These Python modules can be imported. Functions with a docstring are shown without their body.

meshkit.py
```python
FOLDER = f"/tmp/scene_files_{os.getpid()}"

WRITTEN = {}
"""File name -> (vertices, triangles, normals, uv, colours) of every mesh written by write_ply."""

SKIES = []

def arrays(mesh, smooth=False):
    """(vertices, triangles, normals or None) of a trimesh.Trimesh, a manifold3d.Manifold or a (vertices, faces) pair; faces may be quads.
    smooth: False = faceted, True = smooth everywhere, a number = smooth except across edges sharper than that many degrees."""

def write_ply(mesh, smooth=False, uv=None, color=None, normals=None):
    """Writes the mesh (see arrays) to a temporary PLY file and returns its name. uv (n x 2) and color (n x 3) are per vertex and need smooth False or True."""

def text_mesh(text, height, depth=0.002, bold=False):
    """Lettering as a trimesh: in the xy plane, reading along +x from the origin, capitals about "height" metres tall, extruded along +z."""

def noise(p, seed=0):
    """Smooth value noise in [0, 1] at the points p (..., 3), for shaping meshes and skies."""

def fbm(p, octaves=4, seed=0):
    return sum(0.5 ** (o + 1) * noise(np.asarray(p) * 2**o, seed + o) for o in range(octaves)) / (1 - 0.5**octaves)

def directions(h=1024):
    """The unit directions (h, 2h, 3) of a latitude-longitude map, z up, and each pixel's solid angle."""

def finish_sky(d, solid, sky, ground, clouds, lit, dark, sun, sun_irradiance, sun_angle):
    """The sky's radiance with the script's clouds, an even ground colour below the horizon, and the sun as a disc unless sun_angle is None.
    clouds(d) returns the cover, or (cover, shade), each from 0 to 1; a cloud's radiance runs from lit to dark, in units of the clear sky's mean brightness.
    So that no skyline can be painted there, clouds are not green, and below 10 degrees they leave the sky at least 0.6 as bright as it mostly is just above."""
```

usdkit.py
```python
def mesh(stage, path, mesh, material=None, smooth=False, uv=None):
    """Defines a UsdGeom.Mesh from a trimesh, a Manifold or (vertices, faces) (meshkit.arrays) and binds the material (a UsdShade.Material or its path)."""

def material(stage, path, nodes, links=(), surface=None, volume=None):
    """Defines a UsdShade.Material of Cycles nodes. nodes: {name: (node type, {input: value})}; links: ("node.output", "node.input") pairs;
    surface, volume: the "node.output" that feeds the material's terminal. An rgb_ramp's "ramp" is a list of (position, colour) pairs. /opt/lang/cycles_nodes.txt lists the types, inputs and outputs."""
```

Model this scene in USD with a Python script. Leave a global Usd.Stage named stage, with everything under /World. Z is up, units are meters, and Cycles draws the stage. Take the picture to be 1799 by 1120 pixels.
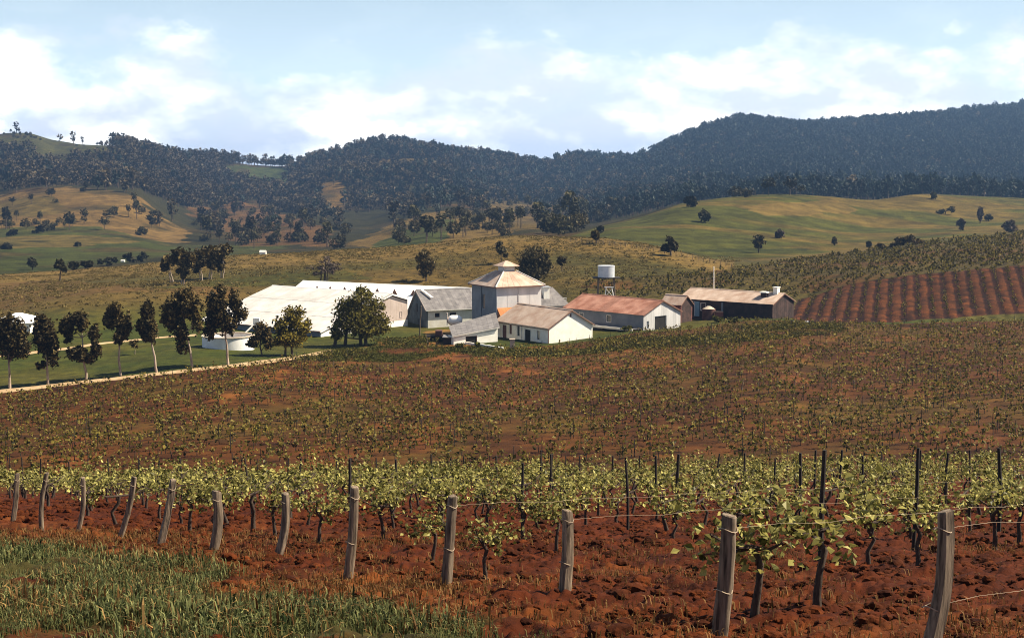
import math, random
import numpy as np, trimesh, usdkit, meshkit
from pxr import Usd, UsdGeom, UsdLux, UsdShade, Gf, Sdf, Vt
from scipy.interpolate import PchipInterpolator
from scipy.ndimage import map_coordinates
from shapely.geometry import Polygon, box as sbox
import shapely

rng = np.random.default_rng(7)
random.seed(7)
stage = Usd.Stage.CreateInMemory()
UsdGeom.SetStageUpAxis(stage, 'Z')
UsdGeom.Xform.Define(stage, '/World')
ZC = 32.0                                   # eye height above the valley datum
F = 2499.0
PITCH = math.atan(260 / F)
CP, SP = math.cos(PITCH), math.sin(PITCH)

# ------------------------------------------------------------------ camera, sky, sun, exposure
EXPOSURE = 1.15
SUN_EL = math.radians(46)
SUN_XY = np.array([1.0, 0.12]); SUN_XY /= np.linalg.norm(SUN_XY)
SUN_INT = 1.25
SKY_STRENGTH = 0.05
CLOUD = 11.6
cam = UsdGeom.Camera.Define(stage, '/World/camera')
cam.AddTranslateOp().Set((0, 0, ZC)); cam.AddRotateXOp().Set(90 - math.degrees(PITCH))
cam.CreateHorizontalApertureAttr(36.0); cam.CreateFocalLengthAttr(36.0 * F / 1799); cam.CreateExposureAttr(EXPOSURE)
cam.CreateClippingRangeAttr((0.1, 60000.0))
sunv = np.array([SUN_XY[0] * math.cos(SUN_EL), SUN_XY[1] * math.cos(SUN_EL), math.sin(SUN_EL)])
sun = UsdLux.DistantLight.Define(stage, '/World/sun')
sun.CreateIntensityAttr(SUN_INT); sun.CreateAngleAttr(0.5); sun.CreateNormalizeAttr(True); sun.CreateColorAttr((1.0, 0.90, 0.72))
zax = Gf.Vec3d(*map(float, sunv))
sun.AddTransformOp().Set(Gf.Matrix4d().SetRotate(Gf.Rotation(Gf.Vec3d(0, 0, 1), zax)))
usdkit.material(stage, '/World/Looks/sky_look', {
    'sky': ('sky_texture', {'sky_type': 'single_scattering', 'sun_disc': False, 'sun_elevation': SUN_EL, 'sun_rotation': math.atan2(sunv[0], sunv[1]), 'air_density': 1.0, 'aerosol_density': 1.2, 'ozone_density': 1.5}),
    'geo': ('texture_coordinate', {}),
    'map': ('mapping', {'scale': (1.0, 1.0, 1.7), 'location': (0.3, 1.7, 0.1)}),
    'n1': ('noise_texture', {'scale': 9.5, 'detail': 10.0, 'roughness': 0.55, 'distortion': 0.05}),
    'sep': ('separate_xyz', {}),
    'low': ('map_range', {'from_min': 0.0, 'from_max': 0.12, 'to_min': 0.40, 'to_max': -0.30, 'clamp': True}),
    'sum': ('math', {'math_type': 'add'}),
    'cov': ('rgb_ramp', {'ramp': [(0.0, (0, 0, 0)), (0.42, (0.04, 0.04, 0.04)), (0.54, (0.65, 0.65, 0.65)), (0.68, (1, 1, 1)), (1, (1, 1, 1))]}),
    'map2': ('mapping', {'scale': (1.0, 1.0, 2.1), 'location': (2.3, 0.7, 3.1)}),
    'n2': ('noise_texture', {'scale': 15.0, 'detail': 9.0, 'roughness': 0.55, 'distortion': 0.1}),
    'shade': ('rgb_ramp', {'ramp': [(0.0, (0.62, 0.67, 0.78)), (0.43, (0.72, 0.77, 0.87)), (0.52, (0.98, 1.0, 1.02)), (0.60, (1.6, 1.55, 1.45)), (1, (1.35, 1.3, 1.2))]}),
    'gain': ('mix', {'mix_type': 'multiply', 'fac': 1.0, 'color2': (CLOUD, CLOUD, CLOUD)}),
    'veilf': ('map_range', {'from_min': 0.06, 'from_max': 0.19, 'to_min': 0.80, 'to_max': 0.0, 'clamp': True}),
    'veil': ('mix', {'mix_type': 'mix', 'color2': (CLOUD * 0.66, CLOUD * 0.84, CLOUD * 1.0)}),
    'mix': ('mix', {'mix_type': 'mix'}),
    'bg': ('background_shader', {'strength': SKY_STRENGTH}),
}, [('geo.generated', 'map.vector'), ('map.vector', 'n1.vector'), ('geo.generated', 'sep.vector'), ('sep.z', 'low.value'), ('n1.fac', 'sum.value1'), ('low.result', 'sum.value2'),
    ('sum.value', 'cov.fac'), ('geo.generated', 'map2.vector'), ('map2.vector', 'n2.vector'), ('n2.fac', 'shade.fac'), ('shade.color', 'gain.color1'),
    ('cov.color', 'mix.fac'), ('sky.color', 'veil.color1'), ('sep.z', 'veilf.value'), ('veilf.result', 'veil.fac'), ('veil.color', 'mix.color1'), ('gain.color', 'mix.color2'), ('mix.color', 'bg.color')], surface='bg.background')
dome = UsdLux.DomeLight.Define(stage, '/World/sky')
UsdShade.MaterialBindingAPI.Apply(dome.GetPrim()).Bind(UsdShade.Material.Get(stage, '/World/Looks/sky_look'))
dome.GetPrim().SetCustomDataByKey('kind', 'structure'); dome.GetPrim().SetCustomDataByKey('label', 'bright spring sky with white heaped clouds above the hills'); dome.GetPrim().SetCustomDataByKey('category', 'sky')

LEAVES = set()
# ------------------------------------------------------------------ naming and mesh helpers
used = {}
def numbered(parent, name):
    k = (parent, name); n = used.get(k, 0); used[k] = n + 1
    return name if n == 0 else f'{name}_{n:03d}'
def path_of(parent):
    return '/World' if parent is None else str(parent.GetPath())
def tag(p, label=None, cat=None, group=None, kind=None):
    p = p.GetPrim() if hasattr(p, 'GetPrim') else p
    for k, v in (('label', label), ('category', cat), ('group', group), ('kind', kind)):
        if v: p.SetCustomDataByKey(k, v)
    return p
def obj(name, mesh, m, parent=None, smooth=False, col=None, label=None):
    pp = path_of(parent)
    if m in LEAVES and col is None and isinstance(mesh, tuple):
        k = 5 if name == 'blades' else 4; n = len(mesh[0]) // k; rr = np.random.default_rng(n + 13).random(n) ** 1.25; col = np.repeat(np.repeat(rr, k)[:, None], 3, 1)
    g = usdkit.mesh(stage, f'{pp}/{numbered(pp, name)}', mesh, f'/World/Looks/{m}', smooth=smooth)
    if col is not None:
        UsdGeom.PrimvarsAPI(g).CreatePrimvar('tint', Sdf.ValueTypeNames.Color3fArray, 'vertex').Set(Vt.Vec3fArray.FromNumpy(np.asarray(col, np.float32)))
    if label: g.GetPrim().SetCustomDataByKey('label', label)
    return g.GetPrim()
def thing(name, label, cat, loc=(0, 0, 0), rotz=0.0, group=None, scale=None):
    x = UsdGeom.Xform.Define(stage, '/World/' + numbered('/World', name))
    x.AddTranslateOp().Set(Gf.Vec3d(*map(float, loc)))
    if rotz: x.AddRotateZOp().Set(math.degrees(rotz))
    if scale is not None: x.AddScaleOp().Set(Gf.Vec3f(*map(float, np.broadcast_to(scale, 3))))
    return tag(x.GetPrim(), label, cat, group)
def proto(name):
    return stage.CreateClassPrim(f'/World/{name}')
def copy_of(pr, name, label, cat, loc, rotz=0.0, scale=None, group=None):
    t = thing(name, label, cat, loc, rotz, group, scale)
    t.GetReferences().AddInternalReference(pr.GetPath()); t.SetInstanceable(True)
    return t
def instancer(name, protos, pos, rot, scl, idx, label, cat, kind='stuff'):
    """protos: list of lists of (part name, mesh, material, smooth)"""
    pi = UsdGeom.PointInstancer.Define(stage, '/World/' + numbered('/World', name))
    tg = []
    for k, parts in enumerate(protos):
        px = UsdGeom.Xform.Define(stage, f'{pi.GetPath()}/kind_{chr(97+k)}')
        for (pn, me, m, sm) in parts: obj(pn, me, m, px.GetPrim(), smooth=sm)
        tg.append(px.GetPath())
    pi.CreatePrototypesRel().SetTargets(tg)
    pos = np.asarray(pos, np.float32); n = len(pos)
    pi.CreatePositionsAttr(Vt.Vec3fArray.FromNumpy(pos))
    rot = np.asarray(rot)
    if rot.ndim == 1:
        q = np.stack([np.cos(rot / 2), 0 * rot, 0 * rot, np.sin(rot / 2)], 1)
    else: q = rot
    pi.CreateOrientationsAttr(Vt.QuathArray([Gf.Quath(float(a), float(b), float(c), float(d)) for a, b, c, d in q]))
    scl = np.asarray(scl, np.float32)
    if scl.ndim == 1: scl = np.repeat(scl[:, None], 3, 1)
    pi.CreateScalesAttr(Vt.Vec3fArray.FromNumpy(scl))
    pi.CreateProtoIndicesAttr(Vt.IntArray.FromNumpy(np.asarray(idx, np.int32)))
    return tag(pi.GetPrim(), label, cat, None, kind)
cat_ = trimesh.util.concatenate
def bx(x0, x1, y0, y1, z0, z1):
    m = trimesh.creation.box([abs(x1 - x0), abs(y1 - y0), abs(z1 - z0)]); m.apply_translation([(x0 + x1) / 2, (y0 + y1) / 2, (z0 + z1) / 2]); return m
def tube(points, radii, sides=7, cap=True):
    p = np.asarray(points, float); t = np.gradient(p, axis=0); t /= np.linalg.norm(t, axis=1, keepdims=True) + 1e-9
    ref = np.array([0.31, 0.95, 0.05]); a = np.cross(t, ref); a /= np.linalg.norm(a, axis=1, keepdims=True) + 1e-9; b = np.cross(t, a)
    ang = np.arange(sides) * 2 * np.pi / sides; r = np.broadcast_to(radii, (len(p),))
    v = p[:, None] + r[:, None, None] * (np.cos(ang)[None, :, None] * a[:, None] + np.sin(ang)[None, :, None] * b[:, None])
    i, j = np.meshgrid(np.arange(len(p) - 1), np.arange(sides), indexing='ij')
    q = np.stack([i * sides + j, i * sides + (j + 1) % sides, (i + 1) * sides + (j + 1) % sides, (i + 1) * sides + j], -1).reshape(-1, 4)
    f = np.vstack([q[:, [0, 2, 1]], q[:, [0, 3, 2]]]); v = v.reshape(-1, 3)
    if cap:
        n = len(v); v = np.vstack([v, p[-1], p[0]]); k = (len(p) - 1) * sides
        f = np.vstack([f] + [[[k + (j + 1) % sides, k + j, n]] for j in range(sides)] + [[[j, (j + 1) % sides, n + 1]] for j in range(sides)])
    m = trimesh.Trimesh(v, f, process=False); m.fix_normals() if len(f) < 400 else None
    return m
def leaves(centres, size, r, flat=0.0, fold=0.25):
    """Small folded leaf faces with random turn: each leaf is two triangles."""
    c = np.asarray(centres, float); n = len(c)
    d = r.normal(size=(n, 3)); d[:, 2] *= (1 - flat); d /= np.linalg.norm(d, axis=1, keepdims=True) + 1e-9
    e = r.normal(size=(n, 3)); e -= (e * d).sum(1, keepdims=True) * d; e /= np.linalg.norm(e, axis=1, keepdims=True) + 1e-9
    k = np.cross(d, e); s = (np.broadcast_to(size, (n,)) * r.uniform(0.65, 1.25, n))[:, None]
    v = np.stack([c - d * s * 0.55, c + e * s * 0.42 + k * s * fold, c + d * s * 0.6, c - e * s * 0.42 + k * s * fold * 0.6], 1).reshape(-1, 3)
    b = np.arange(n)[:, None] * 4
    return v, np.vstack([b + [0, 1, 2], b + [0, 2, 3]])
def in_ball(n, r, shell=0.5):
    d = r.normal(size=(n, 3)); d /= np.linalg.norm(d, axis=1, keepdims=True)
    return d * (r.uniform(shell ** 3, 1, n) ** (1 / 3))[:, None]

# ------------------------------------------------------------------ materials
def two_tone(name, c1, c2, scale=1.0, rough=0.85, detail=5.0, stretch=(1, 1, 1), bump=0.0, bdist=0.02, lo=0.35, hi=0.65, spec=0.3, tint=False, coord='position', bscale=6.0, vary=0.0):
    n = {'geo': ('geometry', {}), 'tc': ('texture_coordinate', {}), 'map': ('mapping', {'scale': stretch}), 'no': ('noise_texture', {'scale': scale, 'detail': detail, 'roughness': 0.6}),
         'r': ('rgb_ramp', {'ramp': [(0, c1), (lo, c1), (hi, c2), (1, c2)]}), 'p': ('principled_bsdf', {'roughness': rough, 'specular_ior_level': spec})}
    l = [('geo.position' if coord == 'position' else 'tc.object', 'map.vector'), ('map.vector', 'no.vector'), ('no.fac', 'r.fac')]
    out = 'r.color'
    if tint:
        n['at'] = ('attribute', {'attribute': 'tint'}); n['mu'] = ('mix', {'mix_type': 'multiply', 'fac': 1.0}); l += [('at.color', 'mu.color1'), (out, 'mu.color2')]; out = 'mu.color'
    if vary:
        n['oi'] = ('object_info', {}); n['mr'] = ('map_range', {'to_min': 1 - vary, 'to_max': 1 + vary}); n['cc'] = ('combine_xyz', {}); n['mv'] = ('mix', {'mix_type': 'multiply', 'fac': 1.0})
        l += [('oi.random', 'mr.value'), ('mr.result', 'cc.x'), ('mr.result', 'cc.y'), ('mr.result', 'cc.z'), (out, 'mv.color1'), ('cc.vector', 'mv.color2')]; out = 'mv.color'
    if bump:
        n['nb'] = ('noise_texture', {'scale': bscale, 'detail': 6.0, 'roughness': 0.65}); n['b'] = ('bump', {'strength': bump, 'distance': bdist}); l += [('map.vector', 'nb.vector'), ('nb.fac', 'b.height'), ('b.normal', 'p.normal')]
    l.append((out, 'p.base_color'))
    return usdkit.material(stage, f'/World/Looks/{name}', n, l, surface='p.BSDF')
def leaf_mat(name, dark, light, trans=0.25, rough=0.6, vary=0.25):
    LEAVES.add(name)
    n = {'at': ('attribute', {'attribute': 'tint'}), 'oi': ('object_info', {}), 'r': ('rgb_ramp', {'ramp': [(0, dark), (0.55, tuple((np.array(dark) + light) / 2)), (1, light)]}),
         'mr': ('map_range', {'to_min': 1 - vary, 'to_max': 1 + vary}), 'cc': ('combine_xyz', {}), 'mv': ('mix', {'mix_type': 'multiply', 'fac': 1.0}),
         'p': ('principled_bsdf', {'roughness': rough, 'specular_ior_level': 0.12}), 't': ('translucent_bsdf', {}), 'm': ('mix_closure', {'fac': trans})}
    l = [('at.fac', 'r.fac'), ('oi.random', 'mr.value'), ('mr.result', 'cc.x'), ('mr.result', 'cc.y'), ('mr.result', 'cc.z'), ('r.color', 'mv.color1'), ('cc.vector', 'mv.color2'),
         ('mv.color', 'p.base_color'), ('mv.color', 't.color'), ('p.BSDF', 'm.closure1'), ('t.BSDF', 'm.closure2')]
    return usdkit.material(stage, f'/World/Looks/{name}', n, l, surface='m.closure')
two_tone('soil', (0.55, 0.50, 0.5), (1.25, 1.25, 1.3), 1.6, 0.95, 8, tint=True, bump=0.9, bdist=0.05, bscale=9.0, spec=0.1)
two_tone('field_soil', (0.6, 0.6, 0.6), (1.3, 1.3, 1.3), 0.35, 0.95, 8, tint=True, bump=0.5, bdist=0.15, bscale=2.0, spec=0.1)
two_tone('pasture', (0.62, 0.66, 0.7), (1.32, 1.28, 1.2), 0.5, 0.95, 8, tint=True, bump=0.5, bdist=0.2, bscale=1.2, spec=0.1)
two_tone('hillside', (0.62, 0.65, 0.7), (1.3, 1.27, 1.22), 0.10, 0.95, 9, tint=True, bump=0.5, bdist=1.0, bscale=0.2, spec=0.05)
two_tone('clod', (0.024, 0.0050, 0.0010), (0.080, 0.0185, 0.0033), 3.0, 0.95, 5, bump=0.7, bdist=0.02, bscale=25.0, spec=0.1, vary=0.3)
two_tone('track', (0.30, 0.19, 0.09), (0.44, 0.31, 0.17), 0.6, 0.95, 6, bump=0.3)
two_tone('grey_timber', (0.035, 0.024, 0.016), (0.26, 0.19, 0.13), 6.0, 0.9, 7, stretch=(4, 4, 0.35), coord='object', bump=0.8, bdist=0.012, bscale=9.0, vary=0.15)
two_tone('dark_timber', (0.012, 0.009, 0.008), (0.035, 0.026, 0.02), 6.0, 0.9, 4, stretch=(3, 3, 0.5), coord='object', vary=0.3)
two_tone('vine_bark', (0.02, 0.013, 0.010), (0.075, 0.05, 0.035), 14.0, 0.95, 5, stretch=(2, 2, 0.6), coord='object', bump=0.9, bdist=0.01, bscale=30.0)
two_tone('pale_bark', (0.16, 0.11, 0.08), (0.42, 0.33, 0.25), 1.2, 0.9, 5, stretch=(2, 2, 0.6), bump=0.4)
two_tone('dark_bark', (0.04, 0.028, 0.02), (0.12, 0.085, 0.06), 1.5, 0.9, 5, bump=0.5)
two_tone('wire_metal', (0.25, 0.18, 0.12), (0.40, 0.30, 0.20), 2.0, 0.6, 2)
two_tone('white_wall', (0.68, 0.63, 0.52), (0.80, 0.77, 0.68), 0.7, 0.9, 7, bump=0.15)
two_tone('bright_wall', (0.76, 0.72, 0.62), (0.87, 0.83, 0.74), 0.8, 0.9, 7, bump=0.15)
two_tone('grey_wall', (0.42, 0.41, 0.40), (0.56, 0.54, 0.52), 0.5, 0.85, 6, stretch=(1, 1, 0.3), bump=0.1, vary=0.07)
two_tone('blue_grey_wall', (0.13, 0.145, 0.165), (0.19, 0.205, 0.225), 0.5, 0.8, 6, bump=0.1)  # darker copy of the grey iron, shade mixed into its colour
two_tone('pink_wall', (0.34, 0.27, 0.23), (0.42, 0.34, 0.30), 0.5, 0.9, 6, vary=0.05)
two_tone('dark_wall', (0.02, 0.012, 0.010), (0.055, 0.03, 0.024), 0.8, 0.9, 6, vary=0.2)
two_tone('shade_gable', (0.055, 0.068, 0.078), (0.10, 0.115, 0.125), 0.7, 0.9, 6, vary=0.15)  # dark blue tone puts the shade of the gable into its colour
two_tone('red_brown_paint', (0.12, 0.04, 0.03), (0.20, 0.07, 0.05), 1.0, 0.8, 5)
two_tone('blue_paint', (0.10, 0.20, 0.27), (0.16, 0.29, 0.36), 1.0, 0.7, 5)
two_tone('dark_void', (0.008, 0.007, 0.006), (0.02, 0.017, 0.014), 1.0, 0.9, 3)
two_tone('door_paint', (0.07, 0.03, 0.022), (0.12, 0.055, 0.04), 1.0, 0.7, 4)
two_tone('trim_brown', (0.12, 0.06, 0.04), (0.18, 0.09, 0.06), 1.0, 0.8, 4)
two_tone('trim_white', (0.7, 0.66, 0.58), (0.8, 0.77, 0.7), 1.0, 0.8, 4)
two_tone('iron_grey', (0.45, 0.42, 0.38), (0.63, 0.585, 0.535), 0.25, 0.7, 7, stretch=(1, 1, 1), vary=0.08, spec=0.4)
two_tone('iron_white', (0.74, 0.72, 0.68), (0.84, 0.82, 0.78), 0.35, 0.55, 6, vary=0.04, spec=0.5)
two_tone('iron_pink', (0.34, 0.22, 0.155), (0.50, 0.385, 0.30), 0.45, 0.8, 8, vary=0.06)
two_tone('iron_rust', (0.22, 0.085, 0.05), (0.38, 0.19, 0.13), 0.5, 0.85, 8, vary=0.18)
two_tone('iron_orange', (0.34, 0.12, 0.04), (0.44, 0.17, 0.06), 0.5, 0.85, 7, vary=0.12)
two_tone('slate_roof', (0.11, 0.10, 0.10), (0.22, 0.20, 0.19), 0.9, 0.9, 8, vary=0.12, lo=0.3, hi=0.7)
two_tone('tank_metal', (0.36, 0.38, 0.42), (0.50, 0.51, 0.53), 0.8, 0.5, 5, spec=0.5)
two_tone('tank_white', (0.62, 0.62, 0.60), (0.74, 0.73, 0.70), 0.6, 0.8, 6)
two_tone('rust_tank', (0.07, 0.03, 0.025), (0.13, 0.06, 0.045), 1.0, 0.9, 5)
two_tone('concrete', (0.42, 0.33, 0.24), (0.55, 0.45, 0.34), 0.8, 0.9, 5)
usdkit.material(stage, '/World/Looks/window_glass', {'p': ('principled_bsdf', {'base_color': (0.02, 0.025, 0.03), 'roughness': 0.15, 'specular_ior_level': 0.5})}, [], surface='p.BSDF')
leaf_mat('gum_leaf', (0.010, 0.008, 0.002), (0.155, 0.108, 0.035), 0.18)
leaf_mat('broad_leaf', (0.016, 0.015, 0.002), (0.25, 0.205, 0.035), 0.3)
leaf_mat('yellow_leaf', (0.02, 0.018, 0.003), (0.34, 0.26, 0.04), 0.32)
leaf_mat('olive_leaf', (0.02, 0.017, 0.006), (0.11, 0.085, 0.032), 0.15)
leaf_mat('far_leaf', (0.012, 0.012, 0.004), (0.075, 0.063, 0.024), 0.15, vary=0.6)
leaf_mat('blue_gum_leaf', (0.007, 0.012, 0.010), (0.034, 0.043, 0.030), 0.1, vary=0.6)  # bluish leaf tone takes over some of the distance haze
leaf_mat('brown_gum_leaf', (0.012, 0.010, 0.006), (0.10, 0.074, 0.038), 0.1, vary=0.6)
leaf_mat('vine_leaf', (0.035, 0.038, 0.005), (0.52, 0.46, 0.135), 0.36, rough=0.45, vary=0.2)
leaf_mat('far_vine_leaf', (0.022, 0.020, 0.003), (0.19, 0.145, 0.026), 0.3, vary=0.35)
leaf_mat('grass_blade', (0.012, 0.022, 0.005), (0.26, 0.26, 0.095), 0.35, vary=0.5)
leaf_mat('dry_blade', (0.08, 0.035, 0.009), (0.38, 0.23, 0.08), 0.2, vary=0.3)
leaf_mat('twig', (0.05, 0.035, 0.025), (0.14, 0.10, 0.075), 0.0)

# ------------------------------------------------------------------ terrain: one height function of the world's x, y
def ray(px, py):
    px, py = np.asarray(px, float), np.asarray(py, float)
    k = (560 - py) / F
    d = np.stack([(px - 899.5) / F, CP + k * SP, -SP + k * CP], -1)
    return d / d[..., 1:2]
def at(px, py, Y):
    p = ray(px, py) * np.asarray(Y, float)[..., None]; p[..., 2] += ZC; return p
def project(p):
    p = np.asarray(p, float); x, y, z = p[..., 0], p[..., 1], p[..., 2] - ZC
    d = y * CP - z * SP; v = y * SP + z * CP
    return 899.5 + F * x / d, 560 - F * v / d
def plane_z(Y): return -1.83 - 0.197 * Y
W_NEAR = 12.0
curves = []
def curve(pts):
    u, Y, Z = [], [], []
    for px, py, y in pts:
        if isinstance(py, tuple): uu, zz = (px - 899.5) / F, py[0]
        else:
            r = ray(px, py); uu, zz = r[0], r[2] * y
        u.append(uu); Y.append(y); Z.append(zz)
    curves.append((np.array(u), np.array(Y, float), np.array(Z)))
def flat(y, z): curve([(0, (z,), y), (900, (z,), y), (1799, (z,), y)])
flat(-40, 3.0); flat(0, -1.75)
for y in (12, 30, 48): flat(y, plane_z(y))
curve([(0, (-14.45,), 62), (900, (-14.1,), 62), (1799, (-13.8,), 62)])
curve([(0, (-16.6,), 72), (900, (-16.2,), 72), (1799, (-15.6,), 72)])
curve([(0, (-21.5,), 88), (900, (-21.0,), 88), (1799, (-19.5,), 88)])
curve([(0, (-25.6,), 106), (900, (-25.0,), 106), (1799, (-23.2,), 106)])
curve([(0, 824, 126), (900, 814, 126), (1799, 790, 126)])
VERGE = [(-60, 694, 203), (0, 688, 205), (200, 667, 210), (400, 645, 216), (525, 629, 232), (620, 618, 243), (720, 610, 249), (870, 610, 245), (965, 606, 247), (1041, 597, 250), (1130, 583, 257), (1200, 577, 264), (1356, 562, 269), (1450, 566, 268), (1600, 568, 268), (1799, 562, 272), (1860, 560, 273)]
curve(VERGE)
curve([(0, 600, 258), (200, 600, 258), (340, 590, 262), (450, 596, 262), (562, 590, 268), (690, 580, 276), (752, 573, 286), (870, 570, 286), (965, 566, 286), (1041, 566, 284), (1130, 560, 286), (1200, 556, 290), (1290, 553, 290), (1400, 549, 288), (1500, 538, 288), (1799, 526, 290)])
curve([(0, 545, 320), (300, 514, 320), (480, (-31.2,), 328), (760, (-31.2,), 328), (880, (-29.5,), 326), (1000, 503, 322), (1100, 508, 322), (1280, 502, 322), (1400, 515, 318), (1500, 496, 318), (1600, 483, 318), (1799, 466, 318)])
curve([(0, 505, 385), (300, 487, 385), (500, 474, 385), (750, 466, 385), (900, 460, 380), (1000, 462, 370), (1100, 478, 350), (1280, 486, 345), (1400, 484, 345), (1500, 472, 350), (1600, 458, 360), (1799, 440, 380)])
curve([(0, 484, 450), (100, 478, 450), (200, 470, 450), (400, 453, 450), (640, 440, 440), (760, 430, 435), (860, 421, 430), (930, 417, 425), (1000, 418, 420), (1060, 422, 410), (1130, 431, 400), (1200, 447, 385), (1280, 466, 372), (1400, 455, 400), (1500, 442, 430), (1650, 424, 460), (1799, 408, 480)])
curve([(0, 482, 520), (200, 471, 530), (400, 457, 540), (640, 446, 540), (760, 436, 540), (860, 427, 530), (1000, 423, 510), (1130, 434, 480), (1200, 446, 470), (1280, 456, 460), (1400, 450, 480), (1500, 440, 520), (1650, 424, 550), (1799, 410, 560)])
curve([(0, 440, 700), (170, 446, 700), (310, 448, 690), (400, 446, 680), (640, 438, 680), (760, 420, 680), (860, 420, 660), (930, 412, 620), (1000, 411, 590), (1130, 398, 580), (1200, 404, 560), (1370, 402, 600), (1530, 405, 640), (1799, 392, 680)])
curve([(0, 405, 900), (170, 402, 900), (310, 428, 870), (400, 435, 850), (640, 425, 850), (700, 412, 850), (780, 398, 840), (860, 400, 820), (930, 400, 780), (1000, 404, 720), (1130, 380, 680), (1200, 360, 690), (1290, 348, 720), (1370, 343, 740), (1450, 346, 760), (1530, 352, 780), (1620, 341, 820), (1700, 346, 840), (1799, 352, 850)])
curve([(0, 352, 1150), (90, 337, 1150), (170, 338, 1150), (240, 344, 1150), (280, 370, 1150), (340, 398, 1150), (450, 405, 1150), (560, 396, 1150), (640, 396, 1150), (700, 386, 1120), (760, 376, 1100), (820, 372, 1080), (900, 388, 1050), (1000, 397, 980), (1130, 384, 980), (1200, 366, 980), (1370, 352, 980), (1530, 358, 1000), (1620, 348, 1050), (1799, 358, 1080)])
curve([(0, 300, 1500), (100, 310, 1500), (200, 312, 1500), (300, 345, 1500), (400, 368, 1500), (500, 370, 1500), (570, 352, 1500), (640, 345, 1550), (760, 348, 1500), (900, 368, 1450), (1000, 376, 1400), (1130, 360, 1400), (1250, 345, 1400), (1400, 340, 1450), (1799, 342, 1500)])
curve([(0, 262, 1800), (60, 258, 1800), (100, 270, 1800), (200, 262, 1750), (250, 278, 1800), (300, 296, 1850), (400, 325, 1900), (500, 328, 1900), (570, 305, 1900), (640, 288, 1900), (700, 284, 1900), (760, 288, 1900), (850, 320, 1900), (950, 340, 1900), (1020, 335, 1900), (1130, 320, 1900), (1250, 290, 1950), (1400, 280, 1950), (1600, 280, 1950), (1799, 275, 1950)])
curve([(0, 238, 2000), (40, 236, 2000), (100, 249, 2000), (150, 257, 2000), (200, 262, 2050), (250, 274, 2050), (330, 288, 2100), (400, 290, 2150), (500, 294, 2200), (560, 282, 2200), (620, 266, 2200), (680, 255, 2200), (740, 262, 2200), (800, 280, 2250), (870, 284, 2300), (950, 295, 2400), (1020, 281, 2400), (1100, 285, 2400), (1140, 274, 2400), (1180, 255, 2450), (1250, 230, 2500), (1310, 217, 2550), (1400, 224, 2550), (1500, 220, 2600), (1600, 216, 2600), (1700, 209, 2650), (1799, 199, 2700), (1900, 196, 2700)])
flat(3600, -40.0); flat(9000, -60.0)
UG = np.unique(np.concatenate([np.linspace(-1.2, -0.40, 30), np.linspace(-0.40, 0.40, 260), np.linspace(0.40, 1.2, 30)]))
YG = np.concatenate([np.linspace(-40, 10, 20, endpoint=False), np.geomspace(10, 9000, 760)])
cy = np.stack([PchipInterpolator(u, Y, extrapolate=False)(np.clip(UG, u[0], u[-1])) for u, Y, Z in curves])
cz = np.stack([PchipInterpolator(u, Z, extrapolate=False)(np.clip(UG, u[0], u[-1])) for u, Y, Z in curves])
ZG = np.stack([PchipInterpolator(cy[:, i], cz[:, i])(YG) for i in range(len(UG))])
def fbm(p, oct=4, seed=0):
    p = np.asarray(p, float); s, a, t = 0.0, 1.0, 0.0
    for k in range(oct):
        s = s + a * (meshkit.noise(p * 2 ** k, seed + k) - 0.5); t += a; a *= 0.5
    return s / t * 2
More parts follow.
